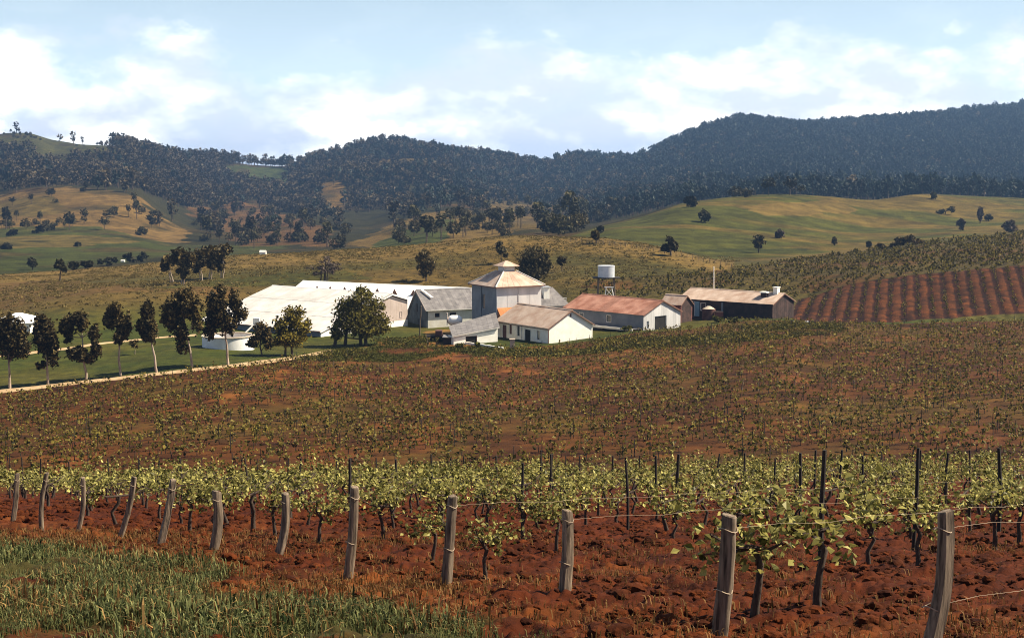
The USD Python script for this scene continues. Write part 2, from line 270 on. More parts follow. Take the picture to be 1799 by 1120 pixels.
def smooth(e0, e1, x):
    t = np.clip((x - e0) / (e1 - e0), 0, 1); return t * t * (3 - 2 * t)
def height(x, y):
    x, y = np.broadcast_arrays(np.asarray(x, float), np.asarray(y, float)); shp = x.shape; x, y = np.atleast_1d(x), np.atleast_1d(y)
    u = x / np.maximum(y, W_NEAR)
    z = map_coordinates(ZG, [np.interp(u, UG, np.arange(len(UG))), np.interp(y, YG, np.arange(len(YG)))], order=1, mode='nearest')
    q = np.stack([x, y, 0 * x], -1)
    far = smooth(560, 1500, y)
    if np.any(far > 0): z = z + far * 10.0 * fbm(q / 170.0, 4, 3) * smooth(0.0, 0.3, 1.0)
    mid = smooth(80, 130, y) * (1 - smooth(600, 900, y))
    z = z + mid * 0.35 * fbm(q / 14.0, 2, 11)
    return (z + ZC).reshape(shp)
def on(x, y): return np.array([x, y, float(height(x, y))])
YS = np.concatenate([np.linspace(5, 80, 300, endpoint=False), np.geomspace(80, 3200, 900)])
def hit(px, py):
    r = ray(px, py); P = r[None] * YS[:, None]
    hz = height(P[:, 0], P[:, 1]); under = (P[:, 2] + ZC) < hz
    k = int(np.argmax(under)) if under.any() else len(YS) - 1
    if k > 0:
        a = P[k - 1, 2] + ZC - hz[k - 1]; b = P[k, 2] + ZC - hz[k]; t = a / (a - b) if a != b else 0
        y = YS[k - 1] + t * (YS[k] - YS[k - 1])
    else: y = YS[0]
    return on(r[0] * y, y)

exec_sections = True
def inside(poly, px, py):
    return shapely.contains_xy(Polygon(poly), px, py)
def verge_y(u):
    c = curves[10]; return PchipInterpolator(c[0], c[1])(np.clip(u, c[0][0], c[0][-1]))
def paddock_y(u): return np.interp(u, UG, cy[12])
def ridge_y(u): return np.interp(u, UG, cy[15])
PXC = np.concatenate([np.linspace(-1700, -80, 22), np.arange(-60, 1861, 4.0), np.linspace(1880, 3500, 22)])
UC = (PXC - 899.5) / F
def strip(name, y0, y1, n, m, paint, label, cat, geo=False, disp=None, uc=UC):
    Y0, Y1 = y0(uc), y1(uc); t = np.linspace(0, 1, n)[:, None]
    Y = Y0 * (Y1 / np.maximum(Y0, 1e-3)) ** t if geo else Y0 + (Y1 - Y0) * t
    U = np.broadcast_to(uc, Y.shape); X = U * np.maximum(Y, W_NEAR); Z = height(X, Y)
    if disp is not None: Z = Z + disp(X, Y)
    v = np.stack([X, Y, Z], -1).reshape(-1, 3); k = len(uc)
    i, j = np.meshgrid(np.arange(n - 1), np.arange(k - 1), indexing='ij'); a = (i * k + j).ravel()
    f = np.vstack([np.stack([a, a + 1, a + k + 1], 1), np.stack([a, a + k + 1, a + k], 1)])
    px, py = project(v)
    return tag(obj(name, (v, f), m, None, smooth=True, col=np.clip(paint(v, px, py) * [0.80, 0.74, 0.60], 0, 1)), label, cat, None, 'structure')
def const(v): return lambda u: np.full_like(u, float(v))
def mixc(base, col, w): return base * (1 - w[:, None]) + np.asarray(col) * w[:, None]
def soft(poly, px, py, v, amp=6.0, scale=1.0, seed=0):
    q = v / scale; dx = amp * fbm(q, 3, seed); dy = amp * 0.5 * fbm(q + 31.7, 3, seed + 9)
    return inside(poly, px + dx, py + dy).astype(float)

# near red soil with clods
GRASS = [(-80, 962), (60, 960), (130, 966), (250, 985), (235, 1008), (380, 1008), (350, 1040), (500, 1046), (560, 1068), (640, 1075), (760, 1088), (900, 1078), (990, 1130), (1000, 1300), (-300, 1300)]
RED, TAN = np.array([0.070, 0.0148, 0.0024]), np.array([0.140, 0.044, 0.010])
def soil_disp(X, Y):
    q = np.stack([X, Y, 0 * X], -1); n1 = fbm(q / 0.55, 3, 21); n2 = fbm(q / 0.16, 2, 33)
    k = 1 - 0.6 * smooth(0.25, 0.6, -X / np.maximum(Y, 1) + 0.02 * Y * 0)
    return (0.14 * n1 + 0.085 * np.abs(n2)) * (1 - smooth(60, 90, Y))
def near_paint(v, px, py):
    c = np.tile(RED, (len(v), 1)); q = v.copy(); q[:, 2] = 0
    n = fbm(q / 1.7, 4, 5); c = c * (1 + 0.45 * fbm(q / 0.5, 3, 6))[:, None]
    c = mixc(c, TAN, 0.55 * smooth(0.05, 0.5, n + 0.15 * fbm(q / 0.3, 2, 8)))
    d = (v[:, 0] - 3.46) * 0.84 + (v[:, 1] - 11.7) * 0.54            # distance from the line of posts, towards the rows
    c = mixc(c, TAN, 0.75 * smooth(0.3, -1.0, d) * smooth(-0.3, 0.25, n + 0.2))
    c = mixc(c, (0.045, 0.050, 0.016), soft(GRASS, px, py, q, 26, 0.8, 4) * 0.9 * smooth(-0.45, -0.1, n))
    return c
UNEAR = (np.concatenate([np.linspace(-1700, -840, 12), np.arange(-800, -62, 5.0), np.arange(-60, 1861, 2.6), np.arange(1866, 2700, 5.0), np.linspace(2740, 3500, 10)]) - 899.5) / F
strip('vineyard_soil', const(8), const(96), 330, 'soil', near_paint, 'ploughed red soil of the near vineyard slope', 'soil', geo=True, disp=soil_disp, uc=UNEAR)
strip('hilltop_ground', const(-40), const(8), 20, 'soil', near_paint, 'grassy red hillside at the top of the slope', 'ground', disp=soil_disp)
# far vineyard
def field_paint(v, px, py):
    q = v.copy(); q[:, 2] = 0
    c = np.tile([0.072, 0.0265, 0.0054], (len(v), 1)); n = fbm(q / 22, 4, 15); n2 = fbm(q / 6, 3, 17)
    c = mixc(c, (0.080, 0.056, 0.011), 0.5 * smooth(-0.15, 0.35, n + 0.4 * n2))
    c = mixc(c, (0.15, 0.055, 0.013), 0.8 * smooth(0.0, 0.3, n2) * soft([(520, 640), (640, 625), (880, 612), (1250, 600), (1450, 585), (1500, 600), (1250, 640), (900, 660), (650, 690), (300, 720)], px, py, q, 14, 8, 3))
    c = mixc(c, (0.12, 0.042, 0.011), smooth(0.25, 0.6, fbm(q / 9, 3, 44)))
    c = mixc(c, (0.030, 0.0085, 0.0022), 0.6 * smooth(0.08, 0.4, fbm(q * [1 / 16, 1 / 4, 0], 3, 46)))
    return c * (1 + 0.55 * fbm(q / 2.5, 3, 19))[:, None]
strip('distant_vineyard_ground', const(96), verge_y, 150, 'field_soil', field_paint, 'red brown ground of the vineyard across the dip', 'ground', geo=True)
# farmyard, lawn
G_LAWN = np.array([0.040, 0.052, 0.008])
def yard_paint(v, px, py):
    q = v.copy(); q[:, 2] = 0; n = fbm(q / 18, 4, 25)
    c = np.tile(G_LAWN, (len(v), 1)); c = mixc(c, (0.080, 0.072, 0.014), 0.7 * smooth(-0.2, 0.4, n))
    c = mixc(c, (0.10, 0.070, 0.020), smooth(285, 312, v[:, 1]) * smooth(900, 700, px))
    c = mixc(c, (0.20, 0.085, 0.024), 0.9 * soft([(560, 634), (680, 596), (770, 588), (880, 600), (870, 616), (760, 612), (640, 640)], px, py, q, 10, 3, 7) * smooth(-0.25, 0.15, fbm(q / 5, 3, 71)))
    c = mixc(c, (0.26, 0.14, 0.05), soft([(745, 582), (800, 578), (830, 606), (760, 604)], px, py, q, 5, 3, 7) * 0.8)
    c = mixc(c, (0.062, 0.050, 0.012), smooth(270, 285, v[:, 1]) * smooth(880, 960, px))
    red = soft([(1392, 560), (1400, 528), (1500, 497), (1600, 483), (1830, 462), (1900, 545), (1700, 556), (1560, 566), (1440, 570)], px, py, q, 5, 6, 5)
    row = 0.5 + 0.5 * np.sin(2 * np.pi * (v[:, 0] * 0.966 - v[:, 1] * 0.26 + 0.12 * fbm(q / 2, 2, 66)) / 2.7)
    rc = np.where((row > 0.42 + 0.3 * fbm(q / 4, 2, 67))[:, None], np.array([0.066, 0.0215, 0.0055]), np.array([0.022, 0.006, 0.0018])) * (1 + 0.9 * fbm(q / 1.8, 3, 61))[:, None]
    c = c * (1 - red[:, None]) + rc * red[:, None]
    return c * (1 + 0.3 * fbm(q / 3, 3, 29))[:, None]
def yard_disp(X, Y):
    px, py = project(np.stack([X, Y, height(X, Y)], -1).reshape(-1, 3))
    red = inside([(1385, 565), (1395, 530), (1500, 499), (1600, 485), (1900, 460), (1960, 556), (1560, 566)], px, py).reshape(X.shape)
    return red * 0.12 * np.sin(2 * np.pi * (X * 0.966 - Y * 0.26) / 2.7)
UYARD = (np.concatenate([np.linspace(-1700, -80, 16), np.arange(-60, 1380, 4.0), np.arange(1380, 1861, 2.2), np.linspace(1880, 3500, 16)]) - 899.5) / F
strip('farmyard_grass_ground', verge_y, paddock_y, 130, 'pasture', yard_paint, 'green grass ground around the winery sheds', 'ground', disp=yard_disp, uc=UYARD)
def paddock_paint(v, px, py):
    q = v.copy(); q[:, 2] = 0; n = fbm(q / 30, 4, 35)
    c = np.tile([0.058, 0.050, 0.011], (len(v), 1)); c = mixc(c, (0.100, 0.068, 0.019), smooth(-0.1, 0.5, n + 0.25 * fbm(q * [0.02, 0.1, 0], 3, 40)))
    c = mixc(c, (0.155, 0.100, 0.030), 0.8 * smooth(22, 5, np.abs(py - np.interp(px, [0, 400, 640, 860, 1000, 1130, 1280], [488, 460, 447, 428, 428, 440, 470]))) * (px < 1290))
    c = mixc(c, (0.042, 0.044, 0.009), 0.8 * soft([(150, 520), (500, 480), (600, 476), (660, 490), (560, 500), (300, 512), (250, 530)], px, py, q, 12, 20, 2))
    c = mixc(c, (0.12, 0.064, 0.022), 0.6 * soft([(-60, 560), (-60, 500), (120, 492), (260, 506), (420, 505), (400, 525), (200, 545)], px, py, q, 12, 20, 8))
    vin = soft([(985, 512), (1060, 492), (1180, 482), (1290, 472), (1400, 456), (1530, 440), (1900, 398), (1900, 540), (985, 560)], px, py, q, 5, 10, 12)
    vc = np.tile([0.060, 0.045, 0.010], (len(v), 1)); vc = mixc(vc, (0.080, 0.040, 0.010), smooth(-0.2, 0.4, fbm(q / 12, 3, 49)))
    c = c * (1 - vin[:, None]) + vc * vin[:, None]
    return c * (1 + 0.35 * fbm(q / 4, 3, 39) + 0.35 * fbm(q / 1.4, 2, 41))[:, None]
strip('paddock_hill', paddock_y, ridge_y, 130, 'pasture', paddock_paint, 'dry grass paddock rising behind the winery sheds', 'hill')
# foothills and mountains
TANG, GRN, BRN, FOR = (0.135, 0.088, 0.034), (0.04, 0.055, 0.014), (0.10, 0.056, 0.024), (0.026, 0.025, 0.010)
POLY = [
    ([(-60, 236), (60, 232), (110, 246), (190, 256), (225, 262), (150, 275), (110, 290), (60, 272), (-60, 266)], (0.053, 0.053, 0.018), 10),
    ([(380, 292), (440, 290), (505, 296), (508, 328), (470, 334), (415, 312)], (0.040, 0.053, 0.017), 6),
    ([(-60, 346), (60, 338), (110, 328), (240, 342), (275, 372), (345, 412), (310, 432), (150, 404), (-60, 416)], TANG, 12),
    ([(-60, 352), (90, 345), (110, 372), (-60, 385)], (0.093, 0.071, 0.024), 8),
    ([(-60, 406), (60, 398), (170, 398), (320, 432), (300, 448), (-60, 500)], (0.042, 0.051, 0.013), 5),
    ([(-60, 422), (100, 412), (230, 418), (250, 426), (-60, 440)], (0.093, 0.071, 0.023), 5),
    ([(300, 432), (420, 428), (520, 430), (440, 448), (390, 452), (300, 450)], (0.046, 0.053, 0.015), 5),
    ([(330, 368), (430, 356), (560, 392), (600, 430), (420, 432)], BRN, 14),
    ([(565, 322), (600, 318), (615, 350), (590, 372), (560, 360)], (0.124, 0.077, 0.024), 8),
    ([(640, 282), (760, 278), (800, 292), (740, 302), (650, 298)], (0.084, 0.059, 0.019), 10),
    ([(610, 432), (690, 394), (730, 378), (800, 366), (880, 380), (905, 405), (870, 425), (760, 442)], (0.130, 0.087, 0.028), 6),
    ([(640, 438), (700, 410), (770, 384), (800, 386), (790, 412), (760, 440)], (0.038, 0.051, 0.013), 4),
    ([(860, 350), (980, 360), (1000, 400), (900, 405), (850, 380)], (0.093, 0.065, 0.022), 14),
]
BIG = [(960, 470), (985, 420), (1060, 396), (1130, 380), (1180, 363), (1215, 352), (1290, 345), (1370, 340), (1460, 342), (1530, 348), (1600, 336), (1700, 340), (1900, 346), (1900, 480)]
def hill_paint(v, px, py):
    q = v.copy(); q[:, 2] = 0; n = fbm(q / 90, 4, 55)
    c = np.tile(FOR, (len(v), 1)); c = mixc(c, BRN, 0.5 * smooth(0.1, 0.6, n))
    n2 = fbm(q / 35, 4, 57)
    for k, (p, col, amp) in enumerate(POLY): c = mixc(c, col, soft(p, px, py, q, amp * 2.2, 30, 60 + k) * np.clip(.92 - 1.1 * smooth(.1, .5, n2 + .3 * n), .3, 1))
    w = ((v[:, 1] < ridge_y(v[:, 0] / v[:, 1]) * 0 + 905) & inside(BIG, px, py)).astype(float)
    g = np.tile([0.052, 0.056, 0.013], (len(v), 1)); g = mixc(g, (0.105, 0.076, 0.022), 0.9 * smooth(0.0, 0.4, fbm(q * [1 / 60, 1 / 18, 0], 4, 81) + 0.25 * smooth(1380, 1600, px)))
    g = mixc(g, (0.13, 0.09, 0.03), 0.8 * soft([(1300, 362), (1470, 350), (1500, 372), (1340, 382)], px, py, q, 14, 12, 90))
    g = mixc(g, (0.028, 0.034, 0.010), 0.8 * soft([(1230, 438), (1420, 436), (1420, 441), (1230, 443)], px, py, q, 4, 8, 91))
    c = c * (1 - w[:, None]) + g * w[:, None]
    return c * (1 + 0.30 * fbm(q / 14, 3, 59) + 0.35 * fbm(q / 5, 2, 62))[:, None]
strip('distant_hills', ridge_y, const(3600), 420, 'hillside', hill_paint, 'range of wooded hills with grass foothills', 'hill', geo=True)
strip('horizon_plain', const(3600), const(9000), 12, 'hillside', lambda v, px, py: np.tile([0.06, 0.06, 0.035], (len(v), 1)), 'far plain beyond the hills', 'ground', geo=True)
# ------------------------------------------------------------------ buildings
class Frame:
    """Local axes of a building: s along the ridge from the near corner, t across to the far side, z up."""
    def __init__(self, x0, y0, z0, al, side):
        al = math.radians(al); self.o = np.array([x0, y0, z0 + ZC])
        self.a = np.array([math.cos(al), math.sin(al), 0]); self.b = np.array([math.sin(al), -math.cos(al), 0]) * side; self.side = side
    def __call__(self, p):
        p = np.asarray(p, float); return p[..., 0:1] * self.a + p[..., 1:2] * self.b + p[..., 2:3] * np.array([0, 0, 1.0])
    def mesh(self, m):
        m = m.copy(); v = self(m.vertices); f = m.faces if np.dot(np.cross(self.a, self.b), [0, 0, 1]) > 0 else m.faces[:, ::-1]
        return trimesh.Trimesh(v, f, process=False)
def slab(poly, t0, t1):
    """Polygon in (s, z) with holes, thickness from t0 to t1 across."""
    out = []
    for g in [max(getattr(poly, 'geoms', [poly]), key=lambda g: g.area)]:
        if g.is_empty or g.area < 1e-4: continue
        m = trimesh.creation.extrude_polygon(g, t1 - t0, engine='earcut'); v = m.vertices
        m = trimesh.Trimesh(np.stack([v[:, 0], v[:, 2] + t0, v[:, 1]], 1), m.faces[:, ::-1], process=False); out.append(m)
    return cat_(out)
def swap(m):
    return trimesh.Trimesh(m.vertices[:, [1, 0, 2]], m.faces[:, ::-1], process=False)
class Building:
    def __init__(self, name, label, cat, fr, group=None):
        self.fr = fr; self.t = thing(name, label, cat, fr.o, group=group)
    def add(self, name, m, mat, parent=None, label=None, smooth=False):
        return obj(name, self.fr.mesh(m), mat, parent or self.t, smooth=smooth, label=label)
    def opening(self, s0, s1, z0, z1, kind, across=False, off=0.0, frame='trim_white', fill=None):
        """A window or a door set into a wall; across: in the gable wall (s = off) instead of the front wall (t = off)."""
        w = 0.09; ring = sbox(s0, z0, s1, z1).difference(sbox(s0 + w, z0 + (w if kind == 'window' else -0.1), s1 - w, z1 - w))
        sw = swap if across else (lambda m: m)
        f = self.add(kind if kind == 'window' else 'doorway', sw(slab(ring, off - 0.03, off + 0.12)), frame)
        self.add('pane' if kind == 'window' else 'door_leaf', sw(slab(sbox(s0 + w, z0, s1 - w, z1 - w), off + 0.08, off + 0.11)), fill or ('window_glass' if kind == 'window' else 'dark_void'), f)  # dark_void sheet paints the unlit inside of an open doorway
    def roof(self, e, r, s0, s1, mat, width=0.8, th=0.04, r2=None, cap='same', name='roof_sheet', rnd=0.012):
        """Sheets running from the eave line e=(t, z) to the ridge r=(t, z), laid side by side from s0 to s1."""
        n = max(1, int(round((s1 - s0) / width))); w = (s1 - s0) / n
        d = np.array([r[0] - e[0], r[1] - e[1]]); L = np.linalg.norm(d); d = d / L; nrm = np.array([-d[1], d[0]]) * (1 if d[0] > 0 else -1)
        for i in range(n):
            a, b = s0 + i * w + 0.008, s0 + (i + 1) * w - 0.008; up = rng.uniform(0, rnd); ex = rng.uniform(-0.03, 0.03)
            es = np.array(e) - d * ex + nrm * up; rs = np.array(r) + nrm * up
            v = [(x, *(p + nrm * h)) for x in (a, b) for h in (0, th) for p in (es, rs)]
            v = np.array(v)[:, [0, 1, 2]]
            self.add(name, trimesh.convex.convex_hull(v), mat if isinstance(mat, str) else mat[int(rng.integers(len(mat)))])
    def ridge(self, t, z, s0, s1, mat, name='ridge_cap'):
        v = np.array([(s, t + k, z + h) for s in (s0, s1) for k, h in ((-0.22, -0.05), (0, 0.09), (0.22, -0.05))])
        self.add(name, trimesh.convex.convex_hull(v), mat)
DEEP = -1.8
def gable(W, h, r, wr=None, z0=DEEP, hb=None):
    return Polygon([(0, z0), (W, z0), (W, h if hb is None else hb), (W / 2 if wr is None else wr, r), (0, h)])
def holes(poly, rects):
    for x0, x1, z0, z1 in rects: poly = poly.difference(sbox(x0, z0, x1, z1))
    return poly
def gable_house(B, L, W, h, r, wall, gwall, front=(), gab=(), oh=0.35, wr=None, roofm='iron_pink', sheet=0.8, cap=None, boards=None):
    TH = 0.22
    B.add('front_wall', slab(holes(sbox(0, DEEP, L, h - 0.02), [x[:4] for x in front]), 0, TH), wall)
    B.add('back_wall', slab(sbox(0, DEEP, L, h - 0.02), W - TH, W), wall)
    g = holes(gable(W, h - 0.02, r - 0.02, wr), [x[:4] for x in gab])
    g2 = g.intersection(sbox(TH + 0.003, -9, W - TH - 0.003, 99))
    if boards:
        n = int(round(W / boards)); bw = W / n
        for i in range(n):
            p = g.intersection(sbox(i * bw + 0.012, -9, (i + 1) * bw - 0.012, 99))
            if not p.is_empty: B.add('wall_board', swap(slab(p, -0.05 - rng.uniform(0, 0.02), -0.003)), gwall)
    B.add('gable_wall', swap(slab(g2, 0.0, TH)), gwall)
    B.add('gable_wall', swap(slab(gable(W, h - 0.02, r - 0.02, wr).intersection(sbox(TH + 0.003, -9, W - TH - 0.003, 99)), L - TH, L)), wall)
    for x in front: B.opening(*x[:4], x[4], off=0.05, fill=x[5] if len(x) > 5 else None)
    for x in gab: B.opening(*x[:4], x[4], across=True, off=0.05, fill=x[5] if len(x) > 5 else None)
    w = W / 2 if wr is None else wr; sl = (r - h) / w; sl2 = (r - h) / (W - w)
    B.roof((-oh, h - oh * sl + 0.03), (w, r + 0.03), -oh, L + oh, roofm, sheet)
    B.roof((W + oh, h - oh * sl2 + 0.03), (w, r + 0.03), -oh, L + oh, roofm, sheet * 2)
    B.ridge(w, r + 0.09, -oh - 0.02, L + oh + 0.02, cap or (roofm if isinstance(roofm, str) else roofm[0]))
    # barge boards at the near gable
    for (t0, z0, t1, z1) in ((-oh, h - oh * sl, w, r), (W + oh, h - oh * sl2, w, r)):
        p = Polygon([(t0, z0 - 0.16), (t0, z0 + 0.02), (t1, z1 + 0.02), (t1, z1 - 0.16)]); B.add('barge_board', swap(slab(p, -oh - 0.03, -oh + 0.02)), 'trim_brown' if gwall != 'shade_gable' else 'trim_white')

# white cottage with the pinkish iron roof, gable to the sun
B = Building('farm_cottage', 'white cottage with pinkish iron roof and sunlit blank gable, nearest of the buildings', 'cottage', Frame(6.48, 250, -30.27, 126.1, 1))
gable_house(B, 15.7, 10.03, 2.72, 5.50, 'white_wall', 'bright_wall', front=[(2.6, 3.5, 0.2, 2.0, 'window'), (5.3, 7.2, -0.6, 1.9, 'door'), (8.6, 9.5, 0.3, 2.3, 'window'), (11.0, 11.9, 0.4, 2.4, 'window', 'door_paint'), (12.7, 14.1, -0.6, 2.1, 'door', 'door_paint')], roofm='iron_pink', gab=[(4.7, 5.3, 4.2, 5.0, 'window', 'trim_brown')], sheet=0.85)
B.add('downpipe', bx(-0.1, 0.02, -0.1, 0.0, -1.5, 2.6), 'trim_brown'); B.add('downpipe', bx(7.9, 8.0, -0.12, -0.02, -1.5, 2.6), 'grey_wall')
B.add('gutter', bx(-0.3, 16.4, -0.5, -0.38, 2.32, 2.44), 'trim_brown')
# tower
FD = Frame(-2.84, 266, -31.2, 30.2, -1); S, HT, HR = 9.75, 9.62, 12.55
B = Building('winery_tower', 'tall square grey tower with rusty pyramid roof and small roofed vent on top', 'tower', FD)
B.add('front_wall', slab(sbox(0, -2, S, HT), 0, 0.2), 'grey_wall', label='sunlit grey iron wall')
B.add('side_wall', swap(slab(holes(sbox(0.203, -2, S - 0.203, HT), [(4.55, 5.75, 5.0, 7.9)]), 0, 0.2)), 'blue_grey_wall', label='iron wall with shade painted in as blue grey, and a tall slit window')
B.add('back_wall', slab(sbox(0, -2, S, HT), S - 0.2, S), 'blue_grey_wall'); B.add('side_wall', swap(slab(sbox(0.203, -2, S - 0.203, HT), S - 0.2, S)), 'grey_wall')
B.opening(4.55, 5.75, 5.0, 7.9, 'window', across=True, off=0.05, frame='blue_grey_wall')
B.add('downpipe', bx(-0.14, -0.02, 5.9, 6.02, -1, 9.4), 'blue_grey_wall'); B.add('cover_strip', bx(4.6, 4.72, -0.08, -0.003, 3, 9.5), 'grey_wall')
for k in range(3): B.add('wall_batten', bx(2.4 + 2.4 * k, 2.45 + 2.4 * k, -0.02, -0.003, 2.5, HT - 0.05), 'grey_wall')
o, c, k = 0.55, S / 2, 1.35
zr = HT + (HR - HT) * (1 - k / (S / 2)) + 0.35
for q, (p0, p1) in enumerate((((-o, -o), (S + o, -o)), ((S + o, -o), (S + o, S + o)), ((S + o, S + o), (-o, S + o)), ((-o, S + o), (-o, -o)))):
    p0, p1 = np.array(p0), np.array(p1); n = 8
    t0, t1 = np.array([c + (p0[0] - c) * k / (c + o), c + (p0[1] - c) * k / (c + o)]), np.array([c + (p1[0] - c) * k / (c + o), c + (p1[1] - c) * k / (c + o)])
    for i in range(n):
        f0, f1 = i / n + 0.002, (i + 1) / n - 0.002; dz = rng.uniform(0, 0.02)
        v = [[*(p0 + (p1 - p0) * f), HT - 0.12 + dz + h] for f in (f0, f1) for h in (0, 0.05)] + [[*(t0 + (t1 - t0) * f), zr + dz + h] for f in (f0, f1) for h in (0, 0.05)]
        B.add('roof_sheet', trimesh.convex.convex_hull(np.array(v)), 'iron_pink')
    B.add('hip_cap', tube([[*p0, HT - 0.02], [*t0, zr + 0.10]], 0.13, 6), 'iron_grey')
B.add('eave_board', cat_([bx(-o, S + o, -o - 0.05, -o, HT - 0.3, HT - 0.1), bx(-o - 0.05, -o, -o, S + o, HT - 0.3, HT - 0.1)]), 'trim_brown')
v = B.add('roof_vent', bx(c - 1.15, c + 1.15, c - 1.15, c + 1.15, zr - 0.3, zr + 0.95), 'grey_wall')
for i in range(5): B.add('louvre', bx(c - 0.9, c + 0.9, c - 1.22, c - 1.16, zr + 0.2 + i * 0.14, zr + 0.26 + i * 0.14), 'trim_white', v)
cr = np.array([[c - 1.9, c - 1.9], [c + 1.9, c - 1.9], [c + 1.9, c + 1.9], [c - 1.9, c + 1.9]])
B.add('vent_roof', trimesh.convex.convex_hull(np.vstack([np.c_[cr, np.full(4, zr + 0.95)], np.c_[cr, np.full(4, zr + 1.03)], [[c - 0.25, c, zr + 1.95], [c + 0.25, c, zr + 1.95]]])), 'iron_pink')
# rusty lean-to roof between the tower and the cottage
B = Building('lean_to_shed', 'low shed with plain orange rusted roof leaning against the tower wall', 'shed', FD)
B.roof((-2.6, 2.7), (-0.06, 5.55), 0.0, S - 0.1, 'iron_orange', 0.9)
B.add('front_wall', slab(sbox(0.1, -2, S - 0.2, 2.6), -2.5, -2.3), 'grey_wall'); B.add('side_wall', swap(slab(Polygon([(-2.28, -2), (-0.01, -2), (-0.01, 5.4), (-2.28, 2.8)]), 0.1, 0.3)), 'iron_orange')
# cream shed in front of the tower
z = -31.55
FL = Frame(*at(866, 0, 254)[:2], z, 172, 1); A = lambda px, Y: None
c0 = at(797, 590, 250); wl = 8.96
FL = Frame(c0[0], 250, z, 30, -1)
B = Building('cream_lean_to', 'cream shed with one dark open doorway and low sloping iron roof', 'shed', FL)
B.add('front_wall', slab(holes(Polygon([(0, -1.5), (wl, -1.5), (wl, 3.55), (0, 2.55)]), [(2.4, 4.7, -0.4, 2.3)]), 0, 0.25), 'bright_wall')
B.opening(2.4, 4.7, -0.4, 2.3, 'door', off=0.05, frame='trim_brown')
B.add('side_wall', swap(slab(sbox(0.253, -1.5, 4.9, 3.45), wl - 0.25, wl)), 'white_wall'); B.add('side_wall', swap(slab(sbox(0.253, -1.5, 2.0, 2.45), 0, 0.25)), 'white_wall')
n = 9; zz = lambda s: 2.62 + s / wl * 1.0
for i in range(n):           # the roof fans back to the foot of the tower
    v = []
    for f in (i / n + .001, (i + 1) / n - .001):
        sf = -0.5 + 9.66 * f
        for p in ((sf, -0.35, zz(sf)), (2.9 + 11.2 * f, 7.5 + 2.4 * f, 3.35 + 1.75 * f)): v += [p, (p[0], p[1], p[2] + .05)]
    B.add('roof_sheet', trimesh.convex.convex_hull(np.array(v)), 'slate_roof')  # dark grey chosen to stand in for the tower's shadow on this roof
B.add('fascia', trimesh.convex.convex_hull(np.array([(s, t, zz(s) - 0.02 - d) for s in (-0.5, wl + 0.2) for t in (-0.40, -0.36) for d in (0, 0.16)])), 'iron_grey')
# dark timber store at its end
B = Building('timber_lean_to', 'small dark timber store at the left end of the cream shed', 'shed', Frame(c0[0] - 0.35, 250.8, z, 180, 1))
B.add('front_wall', slab(Polygon([(0, -1.3), (1.5, -1.3), (1.5, 1.9), (0, 2.1)]), 0.0, 0.2), 'dark_wall'); B.add('side_wall', swap(slab(sbox(0.2, -1.3, 4, 1.9), 1.3, 1.5)), 'dark_wall'); B.add('roof', bx(-0.0, 1.7, -0.2, 4.1, 2.12, 2.2), 'slate_roof')
# dark roofed hall C with catslide gable
FC = Frame(-17.11, 284, -33.2, 22.9, -1); h, r = 5.58, 8.98
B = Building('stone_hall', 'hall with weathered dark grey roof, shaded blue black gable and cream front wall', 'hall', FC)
L = 14.0
B.add('front_wall', slab(holes(sbox(0.25, -1.5, L, h), [(1.75, 2.75, 3.9, 4.75), (4.9, 6.3, 3.9, 4.75)]), 0, 0.25), 'white_wall', label='cream wall with two small square windows')
B.opening(1.75, 2.75, 3.9, 4.75, 'window', off=0.05, frame='trim_brown'); B.opening(4.9, 6.3, 3.9, 4.75, 'window', off=0.05, frame='trim_brown')
gp = Polygon([(0, -1.5), (15.0, -1.5), (15.0, 0.6), (5.84, r), (0, h)])
for i in range(14):
    p = gp.intersection(sbox(i * 15 / 14 + 0.01, -9, (i + 1) * 15 / 14 - 0.01, 99))
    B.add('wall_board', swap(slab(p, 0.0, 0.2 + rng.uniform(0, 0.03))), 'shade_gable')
B.opening(3.6, 5.0, -0.4, 3.2, 'door', across=True, off=-0.06, frame='dark_wall'); B.opening(5.4, 6.4, 4.6, 6.2, 'window', across=True, off=-0.06, frame='dark_wall')
B.roof((-0.4, h - 0.19), (5.84, r + 0.03), -0.3, L, 'slate_roof', 0.9)
B.roof((15.4, 0.3), (5.84, r + 0.03), -0.3, L, 'iron_grey', 1.6)
B.ridge(5.84, r + 0.09, -0.3, L, 'slate_roof'); B.add('gutter', bx(-0.3, L, -0.52, -0.4, h - 0.3, h - 0.18), 'trim_white')
for (t0, z0, t1, z1) in ((-0.4, h - 0.2, 5.84, r), (15.4, 0.2, 5.84, r)):
    B.add('barge_board', swap(slab(Polygon([(t0, z0 - 0.2), (t0, z0 + 0.12), (t1, z1 + 0.12), (t1, z1 - 0.2)]), -0.38, -0.32)), 'pink_wall')
B.add('roof_patch', trimesh.convex.convex_hull(np.array([(s, 5.2 - 2.6 * f, r + 0.12 - 0.55 * 2.6 * f + d) for s, f in ((0.6, 0), (1.1, 0), (1.9, 1), (2.4, 1)) for d in (0.0, 0.05)])), 'iron_white', label='pale sheet laid near the ridge end')
